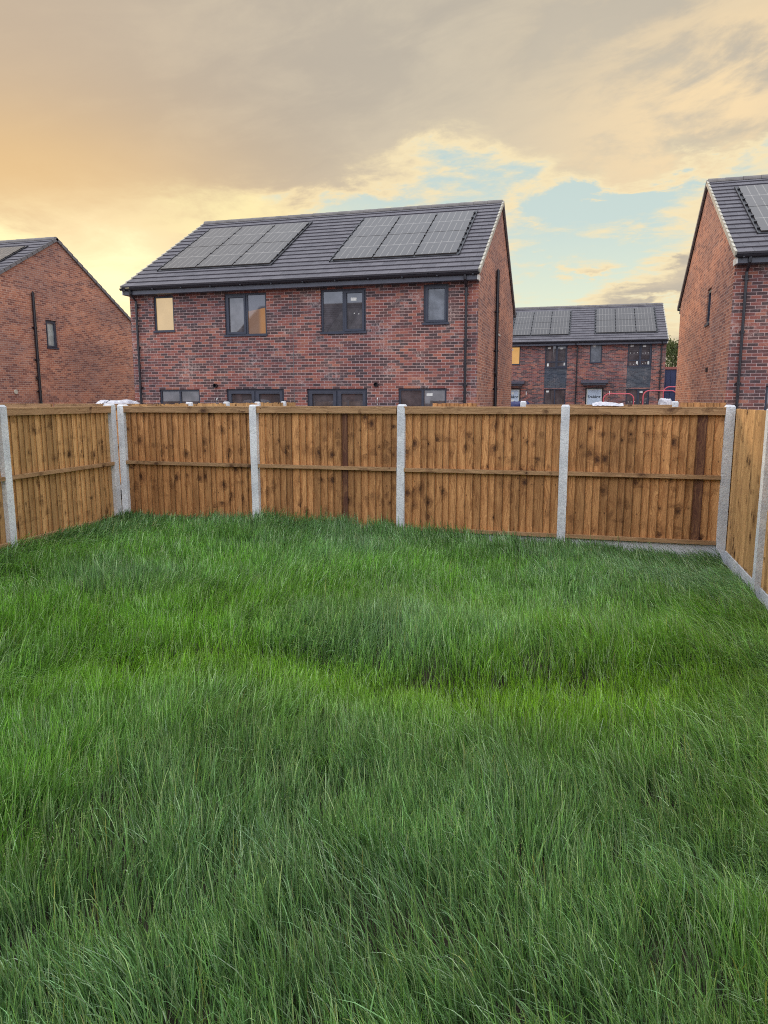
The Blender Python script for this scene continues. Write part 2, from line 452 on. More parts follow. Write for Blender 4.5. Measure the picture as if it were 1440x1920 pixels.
# ------------------------------------------------------------------ mesh builder
class MB:
    def __init__(s, T=None):
        s.v, s.f, s.uv, s.tint, s.sm = [], [], [], [], []
        s.T = T or Matrix.Identity(4)

    def face(s, pts, uv=None, tint=(1, 0, 0), smooth=False):
        i = len(s.v)
        P = [s.T @ Vector(p) for p in pts]
        s.v += P
        s.f.append(tuple(range(i, i + len(P))))
        if uv is None:
            n = (P[1] - P[0]).cross(P[2] - P[1])
            ax = max(range(3), key=lambda k: abs(n[k]))
            uv = [(p.y, p.z) if ax == 0 else (p.x, p.z) if ax == 1 else (p.x, p.y) for p in P]
        s.uv += uv
        s.tint += [tint] * len(P)
        s.sm.append(smooth)

    def box(s, x0, x1, y0, y1, z0, z1, tint=(1, 0, 0), uvf=None):
        c = [(x0, y0, z0), (x1, y0, z0), (x1, y1, z0), (x0, y1, z0), (x0, y0, z1), (x1, y0, z1), (x1, y1, z1), (x0, y1, z1)]
        for q in ((0, 1, 5, 4), (1, 2, 6, 5), (2, 3, 7, 6), (3, 0, 4, 7), (4, 5, 6, 7), (3, 2, 1, 0)):
            pts = [c[k] for k in q]
            s.face(pts, [uvf(p) for p in pts] if uvf else None, tint)

    def hexa(s, c, tint=(1, 0, 0), uvf=None):
        for q in ((0, 1, 5, 4), (1, 2, 6, 5), (2, 3, 7, 6), (3, 0, 4, 7), (4, 5, 6, 7), (3, 2, 1, 0)):
            pts = [c[k] for k in q]
            s.face(pts, [uvf(p) for p in pts] if uvf else None, tint)

    def tube(s, path, r, n=10, caps=True):
        path = [Vector(p) for p in path]
        rings = []
        for i, p in enumerate(path):
            a = path[max(0, i - 1)]
            b = path[min(len(path) - 1, i + 1)]
            t = (b - a).normalized()
            u = t.cross(Vector((0, 0, 1)))
            if u.length < 1e-3:
                u = t.cross(Vector((0, 1, 0)))
            u.normalize()
            w = t.cross(u)
            rr = r[i] if isinstance(r, (list, tuple)) else r
            rings.append([p + u * math.cos(2 * math.pi * k / n) * rr + w * math.sin(2 * math.pi * k / n) * rr for k in range(n)])
        for A, B in zip(rings, rings[1:]):
            for k in range(n):
                s.face([A[k], A[(k + 1) % n], B[(k + 1) % n], B[k]], smooth=True)
        if caps:
            s.face(rings[0][::-1])
            s.face(rings[-1])

    def build(s, name, mat, parent=None, mats=None, midx=None):
        me = bpy.data.meshes.new(name)
        me.from_pydata([tuple(v) for v in s.v], [], s.f)
        uvl = me.uv_layers.new(name='UVMap')
        uvl.data.foreach_set('uv', np.array(s.uv, dtype=np.float32).ravel())
        ca = me.color_attributes.new('tint', 'FLOAT_COLOR', 'CORNER')
        t = np.ones((len(s.tint), 4), dtype=np.float32)
        t[:, :3] = np.array(s.tint, dtype=np.float32)
        ca.data.foreach_set('color', t.ravel())
        me.polygons.foreach_set('use_smooth', s.sm)
        for mm in (mats or [mat]):
            me.materials.append(mm)
        if midx is not None:
            me.polygons.foreach_set('material_index', midx)
        me.update()
        o = bpy.data.objects.new(name, me)
        col.objects.link(o)
        if parent:
            o.parent = parent
        return o


def tag(o, label=None, cat=None, group=None, kind=None):
    if label:
        o['label'] = label
    if cat:
        o['category'] = cat
    if group:
        o['group'] = group
    if kind:
        o['kind'] = kind
    return o


def empty(name, loc, rz=0.0):
    o = bpy.data.objects.new(name, None)
    col.objects.link(o)
    o.location = loc
    o.rotation_euler = (0, 0, rz)
    o.empty_display_size = 0.3
    return o


# ------------------------------------------------------------------ ground
def vnoise(x, y, seed=0):
    xi, yi = np.floor(x).astype(np.int64), np.floor(y).astype(np.int64)
    fx, fy = x - xi, y - yi
    fx, fy = fx * fx * (3 - 2 * fx), fy * fy * (3 - 2 * fy)

    def h(a, b):
        q = (a * 374761393 + b * 668265263 + seed * 1442695041) & 0xFFFFFFFF
        q = ((q ^ (q >> 13)) * 1274126177) & 0xFFFFFFFF
        q = q ^ (q >> 16)
        return (q & 0xFFFFFF) / float(0xFFFFFF)
    return (h(xi, yi) * (1 - fx) + h(xi + 1, yi) * fx) * (1 - fy) + (h(xi, yi + 1) * (1 - fx) + h(xi + 1, yi + 1) * fx) * fy


def fbm(x, y, seed=0, o=3):
    r, a, t = 0, 1.0, 0
    for k in range(o):
        r = r + a * vnoise(x * 2 ** k, y * 2 ** k, seed + k * 17)
        t += a
        a *= 0.5
    return r / t


def hollow(x, y):
    """1 inside the shallow furrow that crosses the lawn"""
    yc = 4.14 + 0.05 * np.sin(x * 2.3) + 0.30 * np.clip(x + 0.6, 0, 3) - 0.55 * np.clip(-x - 2.3, 0, 4)
    return np.exp(-((y - yc) / np.where(y > yc, 0.12, 0.60)) ** 2) * (0.35 + 0.65 * np.exp(-((x + 0.9) / 1.6) ** 4))


def gh(x, y):
    g = 0.05 * (fbm(x * 0.45 + 3, y * 0.45, 5) - 0.5) + 0.03 * (fbm(x * 1.6, y * 1.6, 9) - 0.5)
    far_ = 1 / (1 + np.exp(-(y - 6.0) * 1.8))
    g = g + far_ * (0.07 / (1 + np.exp((x + 1.6) * 2.0)) + 0.025)
    g = g + 0.06 * np.exp(-((x + 3.9) / 1.1) ** 2 - ((y - 8.2) / 0.9) ** 2)
    g = g - 0.06 * np.exp(-((x - 1.2) / 1.3) ** 2 - ((y - 8.2) / 1.6) ** 2)
    g = g + 0.10 * np.exp(-((x + 6.1) / 0.9) ** 2) * (1 - 0.6 * far_)
    g = g + 0.055 * np.exp(-((x + 0.7) / 1.2) ** 2 - ((y - 8.3) / 0.8) ** 2)
    g = g - 0.065 * hollow(x, y) + 0.075 * np.exp(-((y - 4.75 - 0.2 * x) / 0.4) ** 2 - ((x + 0.5) / 1.8) ** 2) - 0.02
    return g


def sheet(name, x0, x1, y0, y1, nx, ny, zf, mat, kind='structure'):
    xs, ys = np.linspace(x0, x1, nx + 1), np.linspace(y0, y1, ny + 1)
    X, Y = np.meshgrid(xs, ys)
    Z = zf(X, Y)
    me = bpy.data.meshes.new(name)
    vs = np.stack([X, Y, Z], -1).reshape(-1, 3)
    fs = [(j * (nx + 1) + i, j * (nx + 1) + i + 1, (j + 1) * (nx + 1) + i + 1, (j + 1) * (nx + 1) + i) for j in range(ny) for i in range(nx)]
    me.from_pydata(vs.tolist(), [], fs)
    me.polygons.foreach_set('use_smooth', [True] * len(fs))
    me.materials.append(mat)
    o = bpy.data.objects.new(name, me)
    col.objects.link(o)
    o['kind'] = kind
    return o


def soil(name, a, bcol, scale):
    mt, nt, b = newmat(name, 0.95, 0.1)
    oc = nt.n('ShaderNodeTexCoord').outputs['Object']
    n = nt.noise(oc, scale, 8.0, 0.65)
    nt.set(b.inputs['Base Color'], nt.mix(nt.ss(n, 0.35, 0.65), a, bcol))
    bump(nt, b, n, 0.8, 0.03)
    return mt


LX0, LX1, LY0, LY1 = -6.0, 1.56, -2.4, 8.36
sheet('ground', -600, 600, -300, 1200, 30, 30, lambda X, Y: X * 0 - 0.32, soil('bare_earth', (0.10, 0.075, 0.05), (0.17, 0.13, 0.09), 1.2))
sheet('garden_soil', -6.1, 1.62, -2.5, 8.42, 120, 170, gh, soil('dark_soil', (0.028, 0.024, 0.018), (0.05, 0.042, 0.03), 9.0))
sheet('paved_path', -30, 20, 12.7, 42, 10, 10, lambda X, Y: X * 0 - 0.1, soil('grey_paving', (0.22, 0.20, 0.19), (0.30, 0.28, 0.26), 2.0))


# ------------------------------------------------------------------ houses
def rect_wall(mb, width, ztop, ops, zbase=-0.3, gable=None):
    """wall in the local u-z plane (y = 0 outside), with openings; reveals go to +y"""
    xs = sorted(set([0.0, width] + [o[0] for o in ops] + [o[1] for o in ops]))
    zs = sorted(set([zbase, ztop] + [o[2] for o in ops] + [o[3] for o in ops]))
    for i in range(len(xs) - 1):
        for j in range(len(zs) - 1):
            cx, cz = (xs[i] + xs[i + 1]) / 2, (zs[j] + zs[j + 1]) / 2
            if any(o[0] < cx < o[1] and o[2] < cz < o[3] for o in ops):
                continue
            mb.face([(xs[i], 0, zs[j]), (xs[i + 1], 0, zs[j]), (xs[i + 1], 0, zs[j + 1]), (xs[i], 0, zs[j + 1])])
    if gable:
        mb.face([(0, 0, ztop), (width, 0, ztop), (width / 2, 0, gable)])
    d = 0.14
    for x0, x1, z0, z1 in ops:
        mb.face([(x0, 0, z0), (x0, 0, z1), (x0, d, z1), (x0, d, z0)])
        mb.face([(x1, 0, z1), (x1, 0, z0), (x1, d, z0), (x1, d, z1)])
        mb.face([(x0, 0, z1), (x1, 0, z1), (x1, d, z1), (x0, d, z1)])
        mb.face([(x1, 0, z0), (x0, 0, z0), (x0, d, z0), (x1, d, z0)])


def make_window(parent, T, x0, x1, z0, z1, panes, frame='frame', door=False, stickers=(), name=None, transom=None, specks=False):
    """panes: list of (width share, glass material name, is an opening sash)"""
    fw = 0.055
    y0, y1 = 0.045, 0.12
    mb = MB(T)
    mb.box(x0, x1, y0, y1, z1 - fw, z1)
    mb.box(x0, x1, y0, y1, z0, z0 + fw)
    mb.box(x0, x0 + fw, y0, y1, z0 + fw, z1 - fw)
    mb.box(x1 - fw, x1, y0, y1, z0 + fw, z1 - fw)
    if not door:
        mb.box(x0 - 0.02, x1 + 0.02, -0.035, y0 - 0.002, z0 - 0.015, z0 + 0.035)
    w = x1 - x0 - 2 * fw
    tot = sum(p[0] for p in panes)
    cuts = [x0 + fw]
    for p in panes:
        cuts.append(cuts[-1] + w * p[0] / tot)
    for c in cuts[1:-1]:
        mb.box(c - 0.03, c + 0.03, y0 + 0.002, y1 - 0.002, z0 + fw, z1 - fw)
    zlow = z0 + fw
    if transom:
        mb.box(x0 + fw, x1 - fw, y0 + 0.004, y1 - 0.004, transom - 0.03, transom + 0.03)
    win = mb.build(name or ('patio_door' if door else 'window'), M[frame], parent)
    for k, (sh, gm, sash) in enumerate(panes):
        a = cuts[k] + (0.03 if k else 0.0)
        b = cuts[k + 1] - (0.03 if k < len(panes) - 1 else 0.0)
        zb, zt = zlow, z1 - fw
        if sash:
            q = 0.085 if door else 0.055
            sm = MB(T)
            yy0, yy1 = y0 - 0.02, y1 - 0.01
            sm.box(a, b, yy0, yy1, zt - q, zt)
            sm.box(a, b, yy0, yy1, zb, zb + q)
            sm.box(a, a + q, yy0, yy1, zb + q, zt - q)
            sm.box(b - q, b, yy0, yy1, zb + q, zt - q)
            if door:
                sm.box(a + 0.12, b - 0.12, yy0 - 0.012, yy0 - 0.001, zt - 0.055, zt - 0.035)
            sm.build('door_leaf' if door else 'sash', M['door' if door else frame], win)
            a, b, zb, zt = a + q, b - q, zb + q, zt - q
        spans = [(zb, zt)]
        if transom:
            spans = [(zb, transom - 0.03), (transom + 0.03, zt)]
        for (s0, s1) in spans:
            gmb = MB(T)
            gmb.face([(a, y0 + 0.03, s0), (b, y0 + 0.03, s0), (b, y0 + 0.03, s1), (a, y0 + 0.03, s1)])
            gmb.build('pane', M[gm], win)
        if specks:
            rr = random.Random(int(x0 * 100) + k)
            sp = MB(T)
            for zz in ((zt - (zt - zb) * 0.42), zb + 0.07):
                for t in (0.15, 0.5, 0.85):
                    xx = a + (b - a) * t + rr.uniform(-0.03, 0.03)
                    z_ = zz + rr.uniform(-0.03, 0.03)
                    sp.box(xx - 0.018, xx + 0.018, y0 + 0.022, y0 + 0.029, z_ - 0.018, z_ + 0.018)
            sp.build('protective_corner', M['white'], win)
    if door:
        h = MB(T)
        xm = (x0 + x1) / 2
        h.box(xm + 0.05, xm + 0.08, y0 - 0.06, y0 - 0.022, 0.95, 1.15)
        h.build('handle', M['pale'], win)
    for (u0, u1, v0, v1) in stickers:
        smb = MB(T)
        smb.box(u0, u1, y0 + 0.022, y0 + 0.029, v0, v1)
        smb.build('sticker', M['white'], win)
    return win


PITCH_RISE = 2.87 / 5.03


def build_roof(parent, hw, dep, ze, zr, ov=0.33, ncourse=18, verge='verge', vside=(1, 1)):
    run = dep / 2 + ov
    L = math.hypot(run, zr - ze)
    g = L / ncourse
    tv = Vector((0, run / L, (zr - ze) / L))
    nv = Vector((0, -(zr - ze) / L, run / L))
    roof = MB()
    x0, x1 = -hw - 0.03, hw + 0.03
    for side in (1, -1):
        def P(x, s, h):
            q = tv * s + nv * h
            y, z = -ov + q.y, ze + q.z
            if side == -1:
                y = dep - y
            return (x, y, z)
        for k in range(ncourse):
            a, b = k * g, (k + 1) * g + (0.02 if k < ncourse - 1 else 0)
            hs = 0.0
            ht = -0.030
            lo = -0.034
            uv = [(x0, k * 0.3223 + 0.006), (x1, k * 0.3223 + 0.006), (x1, (k + 1) * 0.3223 - 0.006), (x0, (k + 1) * 0.3223 - 0.006)]
            roof.face([P(x0, a, hs), P(x1, a, hs), P(x1, b, ht), P(x0, b, ht)], uv)
            roof.face([P(x0, a, lo), P(x1, a, lo), P(x1, a, hs), P(x0, a, hs)], [(0.1, 0.1)] * 4)
        roof.face([P(x0, 0, -0.05), P(x0, L, -0.05), P(x1, L, -0.05), P(x1, 0, -0.05)], [(0.1, 0.1)] * 4)
        roof.face([P(x0, 0, -0.05), P(x1, 0, -0.05), P(x1, 0, -0.034), P(x0, 0, -0.034)], [(0.1, 0.1)] * 4)
    ro = roof.build('roof', M['tile'], parent)
    # ridge tiles
    rb = MB()
    n = int(round(2 * hw / 0.45))
    seg = (x1 - x0) / n
    for i in range(n):
        a, b = x0 + i * seg, x0 + (i + 1) * seg
        ra, rbb = 0.125, 0.118
        pr = []
        for xx, rr in ((a, ra), (b - 0.006, rbb)):
            pr.append([(xx, dep / 2 + math.cos(t) * rr * 1.15, zr - 0.085 + math.sin(t) * rr) for t in [math.pi * q / 8 for q in range(9)]])
        for q in range(8):
            rb.face([pr[0][q], pr[1][q], pr[1][q + 1], pr[0][q + 1]][::-1])
        rb.face(pr[0])
        rb.face(pr[1][::-1])
    rb.build('ridge', M['ridge'], ro)
    # dry verge caps, one per course
    for sx in (-1, 1):
        for side in (1, -1):
            vb = MB()
            for k in range(ncourse):
                a, b = k * g, (k + 1) * g
                q = []
                for (s_, h0, h1) in ((a, -0.11, 0.018), (b + 0.02, -0.11, -0.012)):
                    for xx in (hw + 0.025, hw + 0.075):
                        for h in (h0, h1):
                            w = tv * s_ + nv * h
                            y, z = -ov + w.y, ze + w.z
                            if side == -1:
                                y = dep - y
                            q.append((sx * xx, y, z))
                # q order: s a: (in,lo)(in,hi)(out,lo)(out,hi); s b same
                vb.hexa([q[0], q[2], q[6], q[4], q[1], q[3], q[7], q[5]])
            vb.build('verge', M[verge if (side == 1 and vside[0 if sx < 0 else 1]) else 'verge_dark'], ro)
    # gutters, fascia, soffit both eaves
    for side in (1, -1):
        def yy(y):
            return y if side == 1 else dep - y
        fb = MB()
        ya, yb = sorted((yy(-ov + 0.05), yy(-ov + 0.075)))
        fb.box(-hw, hw, ya, yb, ze - 0.235, ze - 0.055)
        ya, yb = sorted((yy(-ov + 0.078), yy(0.0)))
        fb.box(-hw, hw, ya, yb, ze - 0.235, ze - 0.22)
        f = fb.build('fascia', M['fascia'], parent)
        gb = MB()
        yc, zc, r = -ov + 0.0, ze - 0.065, 0.058
        ts = [math.pi + math.pi * q / 8 for q in range(9)]
        for rr, fl in ((r, 1), (r - 0.006, -1)):
            pa = [(-hw - 0.06, yy(yc + math.cos(t) * rr), zc + math.sin(t) * rr) for t in ts]
            pb = [(hw + 0.06, p[1], p[2]) for p in pa]
            for q in range(8):
                gb.face([pa[q], pa[q + 1], pb[q + 1], pb[q]], smooth=True)
            if fl == 1:
                gb.face(pa)
                gb.face(pb[::-1])
        nb = int(2 * hw / 0.9)
        for i in range(nb + 1):
            x = -hw + 0.1 + i * (2 * hw - 0.2) / nb
            ya, yb = sorted((yy(yc - r - 0.004), yy(-ov + 0.05)))
            gb.box(x - 0.02, x + 0.02, ya, yb, zc - r - 0.006, zc - r + 0.022)
        gb.build('gutter', M['gutter'], parent)
    # white end caps of the boxed eaves
    for sx in (-1, 1):
        cb = MB()
        xa, xb = sorted((sx * (hw + 0.002), sx * (hw + 0.03)))
        cb.box(xa, xb, -ov + 0.02, 0.06, ze - 0.24, ze - 0.10)
        cb.build('eaves_cap', M['soffit'], parent)
    return ro


def solar_array(parent, xa, xb, s0, s1, ze, zr, dep, ov=0.33, nx=3, ny=2):
    run = dep / 2 + ov
    L = math.hypot(run, zr - ze)
    tv = Vector((0, run / L, (zr - ze) / L))
    nv = Vector((0, -(zr - ze) / L, run / L))
    O = Vector((0, -ov, ze))

    def P(x, s, h):
        return tuple(O + Vector((x, 0, 0)) + tv * s + nv * h)
    fr = MB()
    e = 0.07

    def bar(a, b, c, d, h0, h1):
        q = [P(a, c, h0), P(b, c, h0), P(b, d, h0), P(a, d, h0), P(a, c, h1), P(b, c, h1), P(b, d, h1), P(a, d, h1)]
        fr.hexa(q)
    bar(xa - e, xb + e, s0 - e, s1 + e, -0.03, 0.006)
    bar(xa - e, xa - e + 0.022, s0 - e, s1 + e, 0.007, 0.03)
    bar(xb + e - 0.022, xb + e, s0 - e, s1 + e, 0.007, 0.03)
    w, h = (xb - xa) / nx, (s1 - s0) / ny
    for i in range(nx + 1):
        for k in range(4 * ny):
            xx = xa + i * w
            ss = s0 + (k + 0.5) * h / 4
            bar(xx - 0.03, xx + 0.03, ss - 0.03, ss + 0.03, 0.007, 0.052)
    tray = fr.build('panel_tray', M['black'], parent)
    for i in range(nx):
        for j in range(ny):
            a, b = xa + i * w + 0.018, xa + (i + 1) * w - 0.018
            c, d = s0 + j * h + 0.014, s0 + (j + 1) * h - 0.014
            pb = MB()
            q = [P(a, c, 0.008), P(b, c, 0.008), P(b, d, 0.008), P(a, d, 0.008), P(a, c, 0.040), P(b, c, 0.040), P(b, d, 0.040), P(a, d, 0.040)]
            for f in ((0, 1, 5, 4), (1, 2, 6, 5), (2, 3, 7, 6), (3, 0, 4, 7), (3, 2, 1, 0)):
                pb.face([q[t] for t in f], [(0.3, 0.3)] * 4)
            pb.face([q[4], q[5], q[6], q[7]], [(0, 0), (1, 0), (1, 1), (0, 1)])
            pb.build('solar_panel', M['solar'], parent)


def gable_T(hw, side):
    # local (u, inward, z): u runs along +y of the house
    if side > 0:
        return Matrix(((0, -1, 0, hw), (1, 0, 0, 0), (0, 0, 1, 0), (0, 0, 0, 1)))
    return Matrix(((0, 1, 0, -hw), (1, 0, 0, 0), (0, 0, 1, 0), (0, 0, 0, 1)))


def pipe(parent, T, pts, r, name='downpipe', brackets=True):
    mb = MB(T)
    mb.tube(pts, r, 12)
    if brackets:
        z0, z1 = pts[-1][2], pts[0][2]
        x, y = pts[-1][0], pts[-1][1]
        k = 0
        while z0 + 0.9 + k * 1.15 < z1 - 0.3:
            z = z0 + 0.9 + k * 1.15
            mb.tube([(x, y, z - 0.03), (x, y, z + 0.03)], r * 1.28, 12)
            mb.box(x - r * 1.9, x + r * 1.9, y + r * 0.4, y + r + 0.012, z - 0.015, z + 0.015)
            k += 1
    return mb.build(name, M['gutter'], parent)


def semi_house(name, loc, label, style=0, gleft=None, gright=None, verge='verge', vside=(1, 1), detail=True, far=False):
    """rear elevation of a brick semi, front plane y=0 facing -y"""
    root = empty(name, loc)
    tag(root, label, 'house', 'brick houses with solar roofs')
    hw, dep, ze, zr = 5.105, 9.4, 4.95, 7.82
    zt = 4.72
    up_s = [(-4.33, -3.67, 3.68, 4.69), (3.67, 4.33, 3.68, 4.69)]
    up_b = [(-2.06, -0.78, 3.51, 4.67), (0.82, 2.10, 3.51, 4.67)]
    lo_w = [(-4.27, -2.95, 0.95, 2.03), (3.00, 4.31, 0.95, 2.03)]
    lo_d = [(-2.09, -0.31, 0.0, 2.035), (0.38, 2.13, 0.0, 2.03)]
    ops = up_s + up_b + lo_w + lo_d
    wall = MB()
    wall.T = Matrix.Translation((-hw, 0, 0))
    rect_wall(wall, 2 * hw, zt, [(a + hw, b + hw, c, d) for a, b, c, d in ops])
    nf = len(wall.f)
    wall.T = Matrix(((-1, 0, 0, hw), (0, -1, 0, dep), (0, 0, 1, 0), (0, 0, 0, 1)))
    rect_wall(wall, 2 * hw, zt, [])
    nb = len(wall.f)
    gz = ze - 0.06 + 0.33 * PITCH_RISE * 0
    # gable walls follow the underside of the tiles
    rise = (zr - ze) / (dep / 2 + 0.33)
    zw = ze + 0.33 * rise - 0.065
    zp = zr - 0.065
    for sx, gl in ((-1, gleft), (1, gright)):
        wall.T = gable_T(hw, sx)
        gop = [(gl['win'][0], gl['win'][1], gl['win'][2], gl['win'][3])] if gl and 'win' in gl else []
        rect_wall(wall, dep, zw, gop, gable=zp)
        if gl and 'lines' in gl:
            pass
    midx = [0] * nb + [1] * (len(wall.f) - nb)
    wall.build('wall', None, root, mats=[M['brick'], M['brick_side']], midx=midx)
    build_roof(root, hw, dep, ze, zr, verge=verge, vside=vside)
    solar_array(root, -4.50, -0.95, 1.19, 4.88, ze, zr, dep)
    solar_array(root, 0.915, 4.415, 1.19, 4.88, ze, zr, dep)
    I = Matrix.Identity(4)
    a = style == 0
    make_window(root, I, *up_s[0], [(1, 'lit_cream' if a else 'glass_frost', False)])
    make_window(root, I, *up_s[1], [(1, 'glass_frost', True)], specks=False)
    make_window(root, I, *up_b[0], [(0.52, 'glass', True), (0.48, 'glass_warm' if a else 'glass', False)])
    make_window(root, I, *up_b[1], [(0.5, 'glass', False), (0.5, 'glass', True)], stickers=[(1.66, 1.82, 4.36, 4.44), (1.74, 1.765, 4.02, 4.045), (1.87, 1.895, 4.00, 4.025)] if a else ())
    make_window(root, I, *lo_w[0], [(0.5, 'glass_dark', False), (0.5, 'glass_dark', False)])
    make_window(root, I, *lo_w[1], [(0.5, 'glass_dark', False), (0.5, 'glass_dark', False)], stickers=[(3.76, 3.92, 1.83, 1.90)] if a else ())
    make_window(root, I, *lo_d[0], [(0.5, 'glass_dark', True), (0.5, 'glass_dark', True)], door=True)
    make_window(root, I, *lo_d[1], [(0.5, 'glass_dark', True), (0.5, 'glass_dark', True)], door=True)
    for x in (-2.41, 2.39):
        vb = MB()
        ring = [(x + math.cos(t) * 0.062, math.sin(t) * 0.062) for t in [2 * math.pi * q / 16 for q in range(16)]]
        rin = [(x + math.cos(t) * 0.047, math.sin(t) * 0.047) for t in [2 * math.pi * q / 16 for q in range(16)]]
        for q in range(16):
            A, B, C_, D = ring[q], ring[(q + 1) % 16], rin[(q + 1) % 16], rin[q]
            z = 2.135
            vb.face([(A[0], -0.09, z + A[1]), (B[0], -0.09, z + B[1]), (C_[0], -0.09, z + C_[1]), (D[0], -0.09, z + D[1])])
            vb.face([(A[0], 0.0, z + A[1]), (B[0], 0.0, z + B[1]), (B[0], -0.09, z + B[1]), (A[0], -0.09, z + A[1])], smooth=True)
            vb.face([(D[0], -0.09, z + D[1]), (C_[0], -0.09, z + C_[1]), (C_[0], -0.004, z + C_[1]), (D[0], -0.004, z + D[1])], smooth=True)
        vb.face([(p[0], -0.004, 2.135 + p[1]) for p in rin])
        vb.build('vent', M['gutter'], root)
        ob = MB()
        ob.tube([(x + 0.04, 0.0, 1.78), (x + 0.04, -0.05, 1.77), (x + 0.04, -0.065, 1.74), (x + 0.04, -0.065, 1.60)], 0.014, 8)
        ob.build('overflow_pipe', M['white'], root)
    jb = MB()
    jb.box(-0.007, 0.007, -0.0025, 0.004, 0.0, 4.70)
    jb.build('movement_joint', M['verge_dark'], root)
    for x in (-4.86, 4.80):
        pipe(root, I, [(x, -0.33, 4.84), (x, -0.33, 4.74), (x, -0.06, 4.56), (x, -0.06, 0.05)], 0.034)
    for sx, gl in ((-1, gleft), (1, gright)):
        if not gl:
            continue
        T = gable_T(hw, sx)
        if 'win' in gl:
            make_window(root, T, *gl['win'], [(1, gl.get('glass', 'glass_pale'), True)], frame=gl.get('frame', 'frame'))
        if 'soil' in gl:
            u, zt_ = gl['soil']
            sp = pipe(root, T, [(u, -0.075, zt_), (u, -0.075, 0.0)], 0.055, 'soil_pipe')
            cb = MB(T)
            cb.tube([(u, -0.075, zt_), (u, -0.075, zt_ + 0.05)], [0.03, 0.02], 8)
            cb.build('vent_cap', M['gutter'], sp)
            cb = MB(T)
            cb.tube([(u - 0.14, -0.075, 2.55), (u, -0.075, 2.42)], 0.04, 10)
            cb.build('pipe_branch', M['gutter'], sp)
        if 'outlet' in gl:
            u, z, r = gl['outlet']
            ob = MB(T)
            ob.tube([(u, 0.0, z), (u, -0.03, z)], [r, r * 0.9], 14)
            ob.build('extractor_cover', M['verge'], root)
        if 'airbrick' in gl:
            u, z = gl['airbrick']
            ob = MB(T)
            ob.box(u - 0.12, u + 0.12, -0.02, 0.0 - 0.001, z - 0.06, z + 0.06)
            for q in range(4):
                ob.box(u - 0.11, u + 0.11, -0.035, -0.021, z - 0.052 + q * 0.028, z - 0.038 + q * 0.028)
            ob.build('air_brick', M['gutter'], root)
    return root


semi_house('brick_house', (-7.765, 18.78, 0), 'wide red brick pair of homes straight ahead beyond the back fence, roof seen whole', 0,
           gright={'win': (4.25, 4.9, 3.75, 4.77), 'soil': (3.52, 5.55), 'frame': 'pale'})
semi_house('brick_house', (8.30, 18.22, 0), 'house cut by the right edge of the photo, orange brick gable with narrow window', 1,
           gleft={'win': (3.0, 3.65, 3.72, 4.69), 'airbrick': (2.85, 2.52), 'glass': 'glass_frost'})
semi_house('brick_house', (-24.67, 19.35, 0), 'brick house cut by the left edge, gable with small pale window and black pipe', 1,
           gright={'win': (3.83, 4.42, 3.66, 4.71), 'soil': (3.2, 5.6), 'outlet': (2.08, 2.01, 0.085)}, vside=(1, 0))


def text_mesh(txt, size, name, mat, parent, M4):
    cu = bpy.data.curves.new(name, 'FONT')
    cu.body = txt
    cu.size = size
    cu.align_x = 'CENTER'
    cu.align_y = 'CENTER'
    cu.extrude = 0.002
    cu.offset = 0.006
    tmp = bpy.data.objects.new(name + '_tmp', cu)
    col.objects.link(tmp)
    dg = bpy.context.evaluated_depsgraph_get()
    me = bpy.data.meshes.new_from_object(tmp.evaluated_get(dg))
    bpy.data.objects.remove(tmp)
    me.transform(M4)
    me.materials.clear()
    me.materials.append(mat)
    o = bpy.data.objects.new(name, me)
    col.objects.link(o)
    o.parent = parent
    return o


